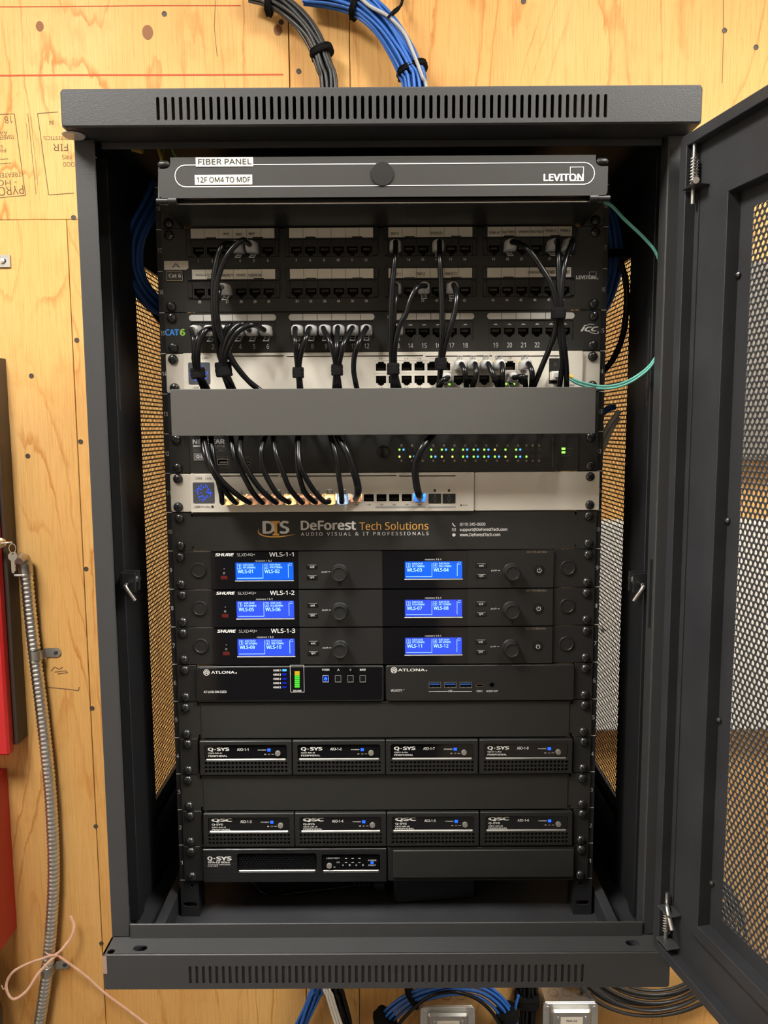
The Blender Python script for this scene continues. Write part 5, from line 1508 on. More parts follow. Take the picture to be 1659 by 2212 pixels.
C48 = {4: [(481, 530, -.062), (468.6, 561, -.066), (462, 600, -.068), (460.5, 640, -.068), (461.5, 680, -.067), (465, 720, -.062), (474, 765, -.052), (484, 800, -.045), (497, 840, YB), (502, 856, YB)],
       5: [(526, 518.5, -.062), (510.8, 528, -.066), (492.8, 549, -.068), (479, 577, -.068), (470, 606, -.068), (466, 640, -.068), (467, 680, -.067), (474, 722, -.062), (497, 772, -.055), (526, 812, -.046), (556, 838, YB), (575, 852, YB)],
       27: [(473, 628, -.060), (468, 655, -.062), (470, 690, -.062), (482, 735, -.060), (506, 784, -.052), (536, 822, -.044), (558, 841, YB), (576, 854, YB)],
       13: [(853.5, 553, -.056), (849.5, 591, -.060), (846, 636, -.062), (844.5, 680, -.062), (844.5, 730, -.058), (846, 780, -.050), (848, 815, -.044), (849, 845, YB)],
       37: [(854.5, 645, -.056), (851.5, 680, -.058), (849.7, 720, -.056), (850.5, 780, -.048), (852, 815, -.043), (856, 845, YB)],
       39: [(901, 621, -.056), (886, 648, -.060), (876, 680, -.061), (864, 702, -.060), (854.5, 740, -.057), (852, 782, -.048), (856, 815, -.043), (864, 845, YB)],
       16: [(949.5, 555, -.056), (952, 606, -.060), (954.5, 662, -.062), (954.5, 720, -.060), (952, 772, -.052), (951, 800, -.045), (948, 838, YB), (947, 855, YB)],
       41: [(986.5, 640, -.056), (981, 680, -.060), (970.5, 714, -.060), (958.5, 760, -.054), (954, 785, -.048), (950, 815, -.043), (946, 845, YB)],
       20: [(1139, 537, -.060), (1169.5, 579, -.064), (1190.7, 615, -.066), (1201, 652, -.066), (1203.5, 676, -.064), (1202, 697, -.060), (1194, 735, -.056), (1172.5, 787, -.048), (1153, 835, YB), (1147, 850, YB)],
       23: [(1205.5, 549, -.056), (1207.3, 606, -.062), (1206.5, 666, -.064), (1206.5, 692, -.060), (1211, 740, -.056), (1214.5, 780, -.050), (1209, 832, YB), (1207, 848, YB)],
       24: [(1222, 561, -.058), (1215, 606, -.063), (1211, 666, -.064), (1212, 692, -.060), (1219, 750, -.056), (1223, 790, -.048), (1224, 835, YB), (1224, 850, YB)]}
NW = 'zero one two three four five six seven eight nine ten eleven twelve thirteen fourteen fifteen sixteen seventeen eighteen nineteen twenty'.split()
def nw(n): return NW[n] if n <= 20 else ('twenty-', 'thirty-', 'forty-')[n // 10 - 2] + NW[n % 10]
top = 'black patch cable in port %s of the %s'
for n, pts in C48.items(): patch_cable(top % (nw(n), A48), PORT48[n], pts)
C24 = {1: [(417.5, 729, -.058), (420, 752, -.060), (420, 780, -.056), (426, 806, -.048), (436, 832, YB), (442, 848, YB)],
       2: [(429.5, 726, -.060), (422, 756, -.062), (422, 786, -.056), (429, 808, -.048), (440, 832, YB), (447, 850, YB)],
       3: [(447, 712, -.062), (433, 735, -.066), (427.5, 762, -.064), (428, 790, -.056), (433, 810, -.048), (447, 836, YB), (453, 852, YB)],
       4: [(496, 702, -.056), (484, 722, -.058), (480.5, 740, -.058), (478, 768, -.054), (480, 798, -.046), (494, 838, YB), (499, 852, YB)],
       5: [(527, 700, -.058), (508, 708, -.062), (493, 729, -.063), (485, 752, -.060), (481.5, 775, -.055), (484, 800, -.046), (500, 838, YB), (505, 852, YB)],
       6: [(549, 702, -.060), (530, 706, -.066), (511, 720, -.068), (496, 745, -.066), (488, 768, -.060), (486, 795, -.050), (503, 836, YB), (510, 852, YB)],
       7: [(637.5, 735, -.056), (640, 765, -.054), (643, 795, -.047), (645.5, 822, -.042), (647, 848, YB)],
       8: [(661.5, 729, -.056), (651, 760, -.055), (646, 792, -.047), (648, 822, -.042), (651, 848, YB)],
       9: [(711, 735, -.056), (720.5, 763, -.056), (725, 787, -.050), (725, 812, -.044), (722, 848, YB)],
       10: [(727, 750, -.056), (727.8, 787, -.050), (730, 812, -.044), (735, 848, YB)],
       11: [(743, 741, -.056), (735.5, 771, -.055), (732, 790, -.050), (730, 815, -.044), (727, 848, YB)],
       12: [(776, 738, -.058), (766, 768, -.056), (764, 800, -.050), (769, 830, -.042), (774, 850, YB)],
       13: [(856, 729, -.054), (850.5, 760, -.053), (849, 787, -.047), (851, 815, -.042), (853, 846, YB)]}
for n, pts in C24.items(): patch_cable(top % (nw(n), A24), PORT24[n], pts)
CSW = {13: [(1004.5, 806, -.050), (1007.5, 836, YB), (1008, 852, YB)], 15: [(1028, 810, -.050), (1021, 836, YB), (1018, 852, YB)], 17: [(1066, 812, -.050), (1076, 836, YB), (1080, 852, YB)],
       19: [(1085.5, 810, -.050), (1085.5, 836, YB), (1085, 852, YB)], 23: [(1149.5, 806, -.050), (1148, 836, YB), (1146, 852, YB)], 12: [(956, 822, -.050), (949.5, 837, YB), (946, 852, YB)], 22: [(1131, 814, -.050), (1135.5, 834, YB), (1136, 852, YB)]}
for n, pts in CSW.items(): patch_cable(top % (nw(n), ASW), PSW[n], pts, catch=-1 if n % 2 else 1)
C16 = {1: [(478, 1066, -.052), (469.5, 1030, -.056), (460.5, 985, -.056), (456, 943, -.046), (455, 925, YB)],
       2: [(491, 1066, -.054), (466.6, 1030, -.062), (444, 985, -.062), (438, 945, -.048), (437, 925, YB)],
       3: [(509, 1066, -.056), (476, 1035, -.066), (454, 1000, -.068), (441, 944, -.050), (438, 922, YB)],
       4: [(545, 1062, -.054), (524, 1023, -.058), (506, 985, -.058), (499, 945, -.048), (498, 925, YB)],
       5: [(566, 1060, -.056), (539, 1023, -.064), (519.5, 980, -.064), (521, 944, -.050), (524, 922, YB)],
       6: [(604, 1073, -.050), (587, 1050, -.056), (569, 1014, -.060), (563.5, 976, -.060), (572, 945, -.048), (578, 925, YB)],
       7: [(626.5, 1056, -.054), (611, 1020, -.060), (596, 980, -.060), (591, 945, -.048), (590, 922, YB)],
       8: [(659.5, 1065, -.054), (647.5, 1032, -.060), (641.5, 990, -.060), (643, 945, -.048), (644, 922, YB)],
       9: [(698.5, 1082, -.048), (680, 1062, -.056), (659.5, 1030, -.064), (646.5, 996, -.066), (645, 945, -.050), (645, 922, YB)],
       10: [(737.5, 1066, -.050), (732, 1030, -.054), (726, 985, -.055), (714, 944, -.046), (709, 922, YB)]}
for n, pts in C16.items(): patch_cable(top % (nw(n), A16), P16[n], pts, catch=-1, lit=True)
for n, pts in ((11, [(773.5, 1062, -.045), (772, 1045, -.050), (765, 1020, -.054), (750, 978, -.055), (731, 944, -.046), (724, 922, YB)]), (16, [(904, 1066, -.045), (899, 1042, -.050), (897, 1005, -.054), (911, 969, -.056), (932, 942, -.046), (944, 922, YB)])):
    x, y, z = P16[n]
    c = thing('patch_cable', 'thick black cable in %s-glowing port %d of the silver 16-port switch' % ('red' if n == 11 else 'blue', n), 'cable', (x, y, z), 'thick black patch cables')
    MB().tube(smooth_path([(x, y + .001, z + .0005), (x, y - .010, z + .001)] + [V3(*p) for p in pts], 7), .0040, 12).build('jacket', 'cable_black', c, 60)
    p = link('plug', PLUG_L, c, (x, y, z)); p.scale = (1, .35, 1)
    mb = MB().loft([ring_se(.0126, .0096, -.0018, e=5), ring_se(.0126, .0096, -.0048, e=5), ring_se(.0095, .0085, -.0060, e=3)])
    link('boot', mb.mesh('boot', 'clear_lit', 30), c, (x, y, z))

# hook-and-loop wraps round the patch cables
def wrap(label, px, py, y, w, h, d=.011, ang=0.0, m='velcro', cat='cable tie', group='hook-and-loop wraps on the patch cables', name='hook_and_loop_wrap'):
    c = V3(px, py, y)
    n, k = 20, 9
    rings = []
    for q in range(k):
        t = q / (k - 1) - .5
        rr = 1.0 + .03 * math.sin(q * 2.3) - (.06 if q in (0, k - 1) else 0)
        ring = []
        for j in range(n):
            a = 2 * PI * j / n
            rad = rr * (1 + .02 * math.sin(5 * a + q))
            x, yy = w / 2 * math.copysign(abs(math.cos(a)) ** .7, math.cos(a)) * rad, d / 2 * math.copysign(abs(math.sin(a)) ** .7, math.sin(a)) * rad
            ring.append((x, yy, t * h))
        rings.append(ring)
    me = MB().loft(rings).mesh(name, m, 50)
    o = link(name, me, None, c, (0, ang, 0))
    return tag(o, label, cat, group)
wrap('black fabric wrap over the screen of the silver 24-port switch', 427.5, 806, -.048, .0150, .0105, .014, -.12)
wrap('wide black fabric wrap right of the round-dotted switch screen', 483, 798, -.047, .0170, .0145, .016, -.1)
wrap('black fabric wrap below ports 7 and 8 of the 24-port patch panel', 644, 805, -.045, .0120, .0110, .011)
wrap('black fabric wrap below ports 9 to 11 of the 24-port patch panel', 728, 799, -.047, .0125, .0115, .012)
wrap('black fabric wrap on the bundle below the label TKP-3', 849.3, 797, -.0475, .0135, .0115, .014)
wrap('black fabric wrap on the pair of cables below the label FOYERTV', 952, 786, -.049, .0125, .0125, .012)
wrap('black fabric wrap high on the three cables at the right', 1206, 677, -.064, .0150, .0110, .011)

# ---------------------------------------------------------------- fiber jumper
zc = SFZC
x, y, z = (sfx0 + sfx1) / 2, YS, zc - .005
tr = thing('fiber_transceiver', 'small metal fiber transceiver seated in the right end of the switch', 'transceiver', (x, YS, z - .004))
MB().box(sfx0 + .0008, sfx1 - .0008, YS - .010, YS + .001, zc - .0105, zc - .0008, .0006).build('shell', 'silver', tr)
MB().box(x - .003, x + .005, YS - .018, YS - .010, z - .0035, z + .0025, .0008).build('bail', 'cable_grey', tr)
MB().box(x + .0005, x + .004, YS - .0183, YS - .0095, z + .0028, z + .0042).build('latch_tab', 'led_pale', tr) if False else None
fj = thing('fiber_jumper', 'aqua fiber jumper cable looping out at the right of the rack', 'cable', (x, YS, z))
for k, off in enumerate((0, .0028)):
    st = V3(1226, 811 + 3 * k, -.030)
    pts = [(x + .004, YS - .012, z + .001 - off * .3), (x + .010, YS - .020, z + .002 - off * .3), st]
    pts += [V3(*q) - Vector((0, 0, off)) for q in ((1250, 824, -.032), (1298, 834, -.032), (1340, 829, -.034), (1380, 809, -.038), (1412, 778, -.046))]
    q0 = V3(1424, 752, -.047); pts += [Vector((.2945, -.047, q0.z + .012)), Vector((.2955, -.047, .66)), Vector((.2945, -.047, V3(1427, 590, -.047).z - .01))]
    pts += [V3(*q) + Vector((0, 0, off * .4)) for q in ((1419, 552, -.046), (1395, 519, -.042), (1352, 478, -.042), (1312, 440, -.046))] + [Vector((.214, -.04, U(18) + .012)), Vector((.19, -.01, U(18) + .012))]
    MB().tube(smooth_path(pts, 8), .0013, 8).build('fiber_strand', 'cable_aqua', fj, 60)
mb = MB().tube([V3(1222, 808, -.029), V3(1237, 816, -.031)], .0024, 10); mb.build('strain_boot', 'boot_yellow', fj, 40)

# ================================================================== cables inside the cabinet sides
def bundle(n, path, rad, spread, m, name, label, cat, group, swirl=.6, seed=1, sub=6, flat=1.0, seg=7):
    """n single cables laid side by side along a path of 3D points"""
    rnd = random.Random(seed); base = smooth_path(path, sub)
    offs = []
    ring_n, left, q = 0, n, 0
    pos = [(0, 0)]
    k = 1
    while len(pos) < n:
        cnt = 6 * k
        pos += [(k * math.cos(2 * PI * j / cnt), k * math.sin(2 * PI * j / cnt)) for j in range(cnt)]; k += 1
    pos = pos[:n]
    for i, (u, v) in enumerate(pos):
        ph = rnd.uniform(-.25, .25); pts = []
        nv = None
        for j, p in enumerate(base):
            t = (base[min(j + 1, len(base) - 1)] - base[max(j - 1, 0)]).normalized()
            if nv is None:
                nv = Vector((0, -1, 0)); nv = (nv - t * nv.dot(t)).normalized()
            nv = (nv - t * nv.dot(t)).normalized(); bv = t.cross(nv)
            a = swirl * j / len(base) + ph * math.sin(j * .25 + i)
            uu, vv = u * math.cos(a) - v * math.sin(a), u * math.sin(a) + v * math.cos(a)
            pts.append(p + (nv * vv * flat + bv * uu) * spread)
        o = MB().tube(pts, rad * rnd.uniform(.97, 1.03), seg).build(name, m, None, 60)
        tag(o, label, cat, group)
def px3(*pts): return [V3(*p) for p in pts]
bundle(9, px3((352, 405, .075), (330, 450, .070), (300, 510, .065), (294, 565, .065), (305, 610, .07), (330, 645, .075), (362, 668, .09), (400, 690, .10)), .0029, .0060, 'cable_blue', 'network_cable', 'blue network cable in the bundle bowing out left of the rack rail', 'cable', 'blue cables left of the rail', seed=3)
bundle(7, px3((1285, 420, .075), (1313, 450, .075), (1327, 500, .075), (1331, 555, .075), (1322, 610, .08), (1300, 665, .085), (1265, 700, .09)), .0029, .0060, 'cable_blue', 'network_cable', 'blue network cable in the bundle behind the right rack rail', 'cable', 'blue cables right of the rail', seed=4)
wrap('black fabric wrap round the blue cables behind the right rail', 1325, 551, .075, .034, .008, .034, 0, group='wraps on the cable bundles')
for k, pts in enumerate((((303, 610, .07), (312, 640, .075), (330, 672, .08), (352, 700, .085), (380, 720, .09)), ((318, 612, .075), (328, 640, .08), (345, 662, .085), (370, 680, .09)))):
    tag(MB().tube(smooth_path(px3(*pts)), .0035 - .0006 * k, 8).build('power_cable', 'cable_black', None, 60), ('lower' if k == 0 else 'upper') + ' of two black cords crossing the left perforated side panel', 'cable', 'black cords at the left side')
tag(MB().tube(smooth_path(px3((1340, 560, .06), (1352, 610, .06), (1353, 670, .06), (1344, 730, .06), (1322, 780, .065), (1290, 815, .07))), .0036, 8).build('power_cable', 'cable_black', None, 60), 'black cord hanging in an arc before the right perforated side panel', 'cable')
for k, pts in enumerate((((1280, 905, .06), (1300, 893, .06), (1316, 882, .06), (1327, 879, .062)), )):
    tag(MB().tube(smooth_path(px3(*pts)), .0040, 8).build('network_cable', 'cable_blue', None, 60), 'short blue cable end poking out right of the duct cover', 'cable')
for k, pts in enumerate((((1337, 889, .045), (1320, 912, .04), (1303, 940, .042), (1280, 985, .05)), ((1336, 903, .05), (1321, 925, .045), (1305, 962, .046), (1285, 1005, .055)))):
    tag(MB().tube(smooth_path(px3(*pts)), .0030, 8).build('white_cable', 'cable_white', None, 60), ('upper' if k == 0 else 'lower') + ' of two white cables emerging right of the duct cover', 'cable', 'white cables at the right side')
# earth wires and cable ends under the roof
for k, (pts, m_, l_) in enumerate((
        ([(338, 312, -.035), (346, 332, -.04), (350, 350, -.04), (352, 372, -.03)], 'cable_yellow', 'yellow green earth wire under the cabinet roof, left one'),
        ([(357, 312, -.03), (352, 334, -.035), (348, 352, -.035), (347, 372, -.03)], 'cable_green', 'yellow green earth wire under the cabinet roof, right one'),
        ([(285, 322, -.04), (298, 325, -.04), (309, 328, -.04)], 'cable_yellow', 'short yellow wire end just below the cabinet lintel'),
        ([(370, 315, -.03), (376, 330, -.03), (380, 338, -.03), (384, 352, -.02)], 'cable_green', 'green wire loop above the fiber panel lid'))):
    tag(MB().tube(smooth_path(px3(*pts)), .0019 if k != 2 else .0024, 8).build('earth_wire', m_, None, 60), l_, 'wire')
tag(MB().tube(smooth_path(px3((640, 340, .12), (850, 326, .10), (1000, 324, .10), (1130, 330, .12))), .004, 8).build('network_cable', 'cable_blue', None, 60), 'blue cable lying above the fiber panel lid under the roof', 'cable')
# power brick and its cord on the cabinet floor
pb = thing('power_brick', 'matte black power supply brick on the cabinet floor', 'power supply', (.06, .06, -.047))
mb = MB().box(-.052, .052, -.028, .028, 0, .040, .004)
o = link('case', mb.mesh('case', 'satin_black', 30), pb, (.0585, .052, -.0465), (0, 0, .10))
pc = thing('power_cable', 'black power cord with molded plug lying below the amplifier', 'cable', (-.05, .05, -.047))
MB().tube(smooth_path(px3((512, 1895, .05), (545, 1905, .045), (560, 1924, .045), (590, 1934, .045), (640, 1928, .045), (700, 1921, .045), (770, 1912, .045), (800, 1910, .045))), .0031, 8).build('cord', 'cable_black', pc, 60)
c = V3(800, 1908, .045)
MB().box(c.x - .036, c.x + .036, .036, .054, c.z - .009, c.z + .009, .003).build('plug_body', 'satin_black', pc) if False else None
mb = MB()
for k in range(4): mb.lathe([(.005, 0), (.0062, .001), (.0062, .003), (.005, .004)], (c.x - .022 + k * .006, .045, c.z), 'x', 12)
mb.build('strain_relief', 'satin_black', pc, 30)
MB().box(c.x + .002, c.x + .021, .037, .053, c.z - .010, c.z + .008, .003).build('plug', 'satin_black', pc)
tag(MB().tube(smooth_path(px3((495, 1880, .08), (505, 1915, .08), (525, 1931, .08), (548, 1926, .08), (580, 1908, .09), (600, 1895, .10))), .0028, 8).build('power_cable', 'cable_black', None, 60), 'black cord loop behind the power cord below the amplifier', 'cable')

# ================================================================== bundles above the cabinet
TB = WALL_Y - .035
bundle(16, px3((545, -14, TB + .01), (585, -2, TB), (625, 22, TB), (660, 58, TB), (684, 100, TB), (700, 145, TB), (711, 190, TB)) + [Vector((-.092, TB - .01, .98)), Vector((-.09, TB - .02, .8535))], .0030, .0066, 'cable_grey_black', 'network_cable', 'black network cable in the bundle curving down above the cabinet', 'cable', 'black cables above the cabinet', swirl=.5, seed=11)
bundle(26, px3((660, -22, TB), (720, -14, TB - .005), (775, 6, TB - .008), (826, 50, TB - .01), (864, 104, TB - .01), (888, 152, TB - .01), (898, 192, TB - .01)) + [Vector((.062, TB - .02, .98)), Vector((.064, TB - .03, .8535))], .0030, .0072, 'cable_blue', 'network_cable', 'blue network cable in the thick bundle curving down above the cabinet', 'cable', 'blue cables above the cabinet', swirl=.5, seed=12)
tag(MB().tube(smooth_path(px3((770, -12, TB - .035), (800, 14, TB - .037), (838, 35, TB - .038), (872, 70, TB - .037), (893, 115, TB - .036), (912, 165, TB - .034), (922, 195, TB - .03)) + [Vector((.088, TB - .04, .98)), Vector((.085, TB - .035, .8535))]), .0030, 8).build('network_cable', 'cable_grey', None, 60), 'single grey cable running over the blue bundle above the cabinet', 'cable')
wrap('black fabric wrap round the black cables above the cabinet', 695, 113, TB, .040, .012, .040, -.35, group='wraps on the cable bundles')
wrap('black fabric wrap low on the blue bundle above the cabinet', 890, 152, TB - .008, .052, .011, .052, -.32, group='wraps on the cable bundles')
wrap('black fabric wrap high on the blue bundle at the picture top', 772, 8, TB - .008, .048, .011, .048, -1.1, group='wraps on the cable bundles')
wrap('black fabric wrap at the top left end of the black bundle', 583, 4, TB, .040, .010, .040, -1.35, group='wraps on the cable bundles')
ht = thing('hanging_strap', 'thin black strap tying the blue bundle to a wall screw', 'cable tie', V3(868, 8, WALL_Y - .01))
MB().tube(smooth_path(px3((869, 2, WALL_Y - .004), (866, 12, TB - .02), (852, 22, TB - .04), (838, 38, TB - .042))), .0022, 6).build('strap_band', 'velcro', ht, 60)
MB().tube(smooth_path(px3((869, 2, WALL_Y - .004), (861, 20, TB - .03), (848, 32, TB - .04))), .0020, 6).build('strap_tail', 'velcro', ht, 60)
c = V3(869, 1, WALL_Y); MB().lathe([(.003, 0), (.003, -.012), (.006, -.0125), (.005, -.015), (.0003, -.016)], c, 'y', 12).build('screw_head', 'screw', ht, 40)

# ================================================================== below the cabinet
BB = WALL_Y - .03
def drop(px, py, y):
    q = V3(px, py, y); return [Vector((q.x, y, -.0535)), Vector((q.x, y, -.16)), Vector((q.x, y, -.26)), q]
bundle(9, drop(690, 2110, BB) + px3( (684, 2145, BB), (668, 2180, BB), (652, 2215, BB), (640, 2260, BB)), .0031, .0078, 'cable_blue', 'network_cable', 'blue network cable in the bundle dropping below the cabinet, left side', 'cable', 'blue cables below the cabinet', swirl=.8, seed=21)
for k in range(3):
    tag(MB().tube(smooth_path(drop(698 + 6 * k, 2110, BB - .02) + px3((706 + 6 * k, 2150, BB - .02), (718 + 6 * k, 2190, BB - .02), (732 + 7 * k, 2235, BB - .02))), .0026, 8).build('white_cable', 'cable_white', None, 60), 'white cable dropping between blue and black cables below the cabinet', 'cable', 'white cables below the cabinet')
bundle(10, drop(726, 2110, BB) + px3((733, 2145, BB), (744, 2185, BB), (752, 2220, BB), (756, 2260, BB)), .0030, .0072, 'cable_black', 'network_cable', 'black cable in the bundle dropping beside the white cables', 'cable', 'black cables below the cabinet', seed=22)
arch = px3((795, 2255, BB - .02), (830, 2200, BB - .02), (872, 2163, BB - .02), (925, 2140, BB - .02), (985, 2128, BB - .02), (1040, 2135, BB - .02), (1082, 2165, BB - .02), (1106, 2210, BB - .02), (1112, 2260, BB - .02))
bundle(8, arch, .0030, .0080, 'cable_blue', 'network_cable', 'blue network cable in the arch over the metal junction box', 'cable', 'blue cables arching below the cabinet', seed=23, swirl=.3)
tag(MB().tube(smooth_path(px3((840, 2240, BB - .03), (872, 2200, BB - .035), (905, 2168, BB - .04), (940, 2148, BB - .045), (985, 2143, BB - .045), (1030, 2158, BB - .045), (1065, 2190, BB - .045), (1090, 2235, BB - .04))), .0034, 8).build('power_cable', 'cable_black', None, 60), 'single black cord arching over the left metal junction box', 'cable')
wrap('black fabric wrap on the blue arch, left of the junction box', 832, 2203, BB - .02, .046, .022, .040, .72, group='wraps on the cable bundles')
wrap('black fabric wrap on the blue arch, right of the junction box', 1096, 2190, BB - .02, .040, .022, .040, -.45, group='wraps on the cable bundles')
wrap('narrow black tie near the top of the blue arch', 890, 2152, BB - .02, .044, .006, .040, .98, group='wraps on the cable bundles')
bundle(13, drop(1143, 2100, BB) + px3((1141, 2140, BB), (1138, 2180, BB), (1136, 2220, BB), (1136, 2260, BB)), .0030, .0078, 'cable_black', 'network_cable', 'black cable in the straight bundle between the junction boxes', 'cable', 'black cables between the junction boxes', seed=24)
wrap('wide black fabric wrap on the cables between the junction boxes', 1138, 2156, BB, .046, .024, .044, 0, group='wraps on the cable bundles')
tag(MB().tube(smooth_path(px3((1120, 2150, BB - .025), (1113, 2180, BB - .025), (1108, 2240, BB - .025))), .0028, 8).build('network_cable', 'cable_blue', None, 60), 'single blue cable along the left of the straight black bundle', 'cable')
# slack coil of black cable on the right
cc = V3(1412, 2020, WALL_Y - .03)
rnd = random.Random(5)
for k in range(11):
    rad = .118 + .0092 * (k % 6) + (.004 if k > 5 else 0); yy = WALL_Y - .022 - .010 * (k // 6) - rnd.uniform(0, .006)
    pts = [(cc.x + rad * 1.08 * math.cos(a) + .002 * math.sin(3 * a + k), yy + .003 * math.sin(2 * a + k), cc.z + rad * math.sin(a) - .004 * (k % 3)) for a in [2 * PI * j / 56 for j in range(57)]]
    tag(MB().tube(pts, .0031, 7).build('coiled_cable', 'cable_grey_black', None, 60), 'loop of black cable in the slack coil at the lower right', 'cable', 'slack loops of black cable')

def junction_box(label, num, px, py):
    c = V3(px, py, WALL_Y - .054); w = .0508
    t = thing('junction_box', label, 'junction box', (c.x, WALL_Y, c.z - w), 'metal junction boxes')
    MB().box(c.x - w, c.x + w, WALL_Y - .054, WALL_Y - .0005, c.z - w, c.z + w, .004).build('box_body', 'galv', t, 30)
    o = rrect(c.x - w - .0015, c.x + w + .0015, c.z - w - .0015, c.z + w + .0015, .008)
    MB().plate(o, [], WALL_Y - .0565, WALL_Y - .054, bev=.0008).build('cover_plate', 'steel', t, 30)
    MB().plate(rrect(c.x - w + .012, c.x + w - .012, c.z - w + .006, c.z + w - .006, .006), [], WALL_Y - .066, WALL_Y - .0565, bev=.004).build('raised_cover', 'galv', t, 40)
    for s in (-1, 1):
        MB().lathe([(.0042, 0), (.004, -.0015), (.0003, -.0025)], (c.x + s * .0445, WALL_Y - .0565, c.z + .043), 'y', 10).build('cover_screw', 'steel', t, 40)
        MB().lathe([(.0032, 0), (.003, -.0012), (.0003, -.002)], (c.x + s * .026, WALL_Y - .066, c.z + .030), 'y', 10).build('cover_screw', 'steel', t, 40)
    MB().box(c.x - .021, c.x + .021, WALL_Y - .0664, WALL_Y - .066, c.z + .017, c.z + .032).build('tape_label', 'label_cream', t)
    mb = MB(); text(mb, num, c.x - .010, c.x + .010, c.z + .0225, c.z + .0265, WALL_Y - .0667, bold=.02); mb.build('label_text', 'print_black', t)
    for k in (-1, 0, 1):
        mb = MB(); mb.frame(-.010, .010, -.010, .010, .0006, 0, .0099); 
        xf(mb, lambda x, y, z: (x + c.x + k * .027, WALL_Y - .027 + z, c.z + w + .0002)); mb.f = [tuple(f) for f in mb.f]
        mb.build('knockout', 'screw', t)
junction_box('galvanized junction box with raised cover marked PHA-24', 'PHA-24', 967, 2228)
junction_box('galvanized junction box with raised cover marked PHA-22', 'PHA-22', 1231, 2220)

# ================================================================== left of the cabinet
def redbox(label, name, X, yb, yf, z0, z1, door_dy, knock, cover):
    t = thing(name, label, 'alarm panel', (X - .2, WALL_Y, z0))
    mb = MB().box(X - .40, X, yf, yb, z0, z1, .001); mb.build('back_box', cover, t)
    MB().box(X - .405, X - .006 if cover == 'brown_box' else X + .001, yf - door_dy, yf, z0 - .012 if cover == 'brown_box' else z0 - .002, z1 + .010, .004).build('cover', 'red_paint', t, 30)
    for kz in knock:
        mb = MB(); mb.frame(-.0105, .0105, -.0105, .0105, .0014, 0, .0104)
        xf(mb, lambda x, y, z: (X + .0004, (yb + yf) / 2 + x, kz + z)); mb.build('knockout', 'steel' if False else 'powder', t)
    return t
zt, zbm = V3(20, 775, WALL_Y).z, V3(67, 1590, WALL_Y).z
rb = redbox('upper red alarm panel on a brown back box with a key in its lock', 'alarm_panel', -.679, WALL_Y, .4900, zbm, zt, .022, [X_ for X_ in (V3(12, 812, .51).z, V3(17, 908, .51).z, V3(22, 1030, .51).z, V3(27, 1152, .51).z, V3(40, 1362, .51).z)], 'brown_box')
zt, zbm = V3(20, 1690, .47).z, V3(40, 2050, .47).z
r2 = redbox('lower red metal box on the plywood beside the flexible conduit', 'alarm_panel', -.7225, WALL_Y, .4550, zbm, zt, .012, [], 'red_paint')
c = V3(8, 1172, .468)
lk = thing('lock_key', 'brass lock with a steel key hanging from its ring on the upper red panel', 'key', c)
MB().lathe([(.009, 0), (.009, -.006), (.006, -.008), (.0003, -.008)], (c.x - .004, .468, c.z), 'y', 16).build('lock_cylinder', 'brass', lk, 40)
MB().tube(smooth_path([(c.x, .460, c.z), (c.x + .010, .458, c.z + .001), (c.x + .018, .462, c.z + .001)]), .0016, 6).build('key_blade', 'steel', lk, 60)
rg = V3(28, 1184, .462)
MB().tube([(rg.x + .006 * math.cos(a), .460, rg.z + .008 * math.sin(a)) for a in [2 * PI * j / 20 for j in range(21)]], .0007, 6).build('key_ring', 'steel', lk, 60)
k0 = V3(28, 1192, .462)
o = [(0, 0), (.008, .0), (.011, -.006), (.010, -.012), (.006, -.016), (.006, -.022), (.0075, -.025), (.006, -.028), (.007, -.032), (.003, -.038), (0, -.036), (0, -.016), (-.004, -.012), (-.005, -.006)]
MB().plate([(k0.x - .003 + a, k0.z + b) for a, b in o][::-1], [circle(k0.x + .0005, k0.z - .003, .0017, 8)], .4590, .4612).build('spare_key', 'brass' if False else 'galv', lk)

# flexible conduit: a corrugated tube with a squeeze connector
cd = thing('flexible_conduit', 'grey flexible metal conduit running down the plywood left of the cabinet', 'conduit', V3(80, 2240, WALL_Y))
CY = WALL_Y - .015
cpath = smooth_path(px3((57, 1236, CY - .004), (66, 1330, CY), (75, 1410, CY), (91, 1540, CY), (106, 1680, CY), (114, 1800, CY), (116, 1900, CY), (111, 2000, CY), (104, 2080, CY), (95, 2150, CY), (83, 2225, CY), (74, 2280, CY)), 10)
def corrugated(path, r0, r1, pitch, n=14):
    L_ = [0.0]
    for a, b in zip(path, path[1:]): L_.append(L_[-1] + (b - a).length)
    tot = L_[-1]; pts, rad = [], []
    m = int(tot / pitch) * 6; j = 0
    for k in range(m + 1):
        d = tot * k / m
        while j < len(L_) - 2 and L_[j + 1] < d: j += 1
        t = (d - L_[j]) / max(L_[j + 1] - L_[j], 1e-9)
        pts.append(path[j].lerp(path[j + 1], t)); rad.append(r0 + (r1 - r0) * (.5 - .5 * math.cos(2 * PI * k / 6)) ** .7)
    return MB().tube(pts, rad, n)
corrugated(cpath, .0100, .0116, .0082).build('conduit_body', 'steel', cd, 70)
MB().tube(smooth_path(px3((40, 1212, CY - .030), (45, 1205, CY - .022), (51, 1208, CY - .010), (55, 1222, CY - .004), (58, 1244, CY - .003))), [.009] * 12 + [.0118] * 13, 14).build('squeeze_connector', 'galv', cd, 60)
c = V3(46, 1243, CY - .012); MB().lathe([(.003, -.012), (.003, .004), (.0045, .004), (.0045, .008)], c, 'x', 10).build('clamp_screw', 'steel', cd, 40)
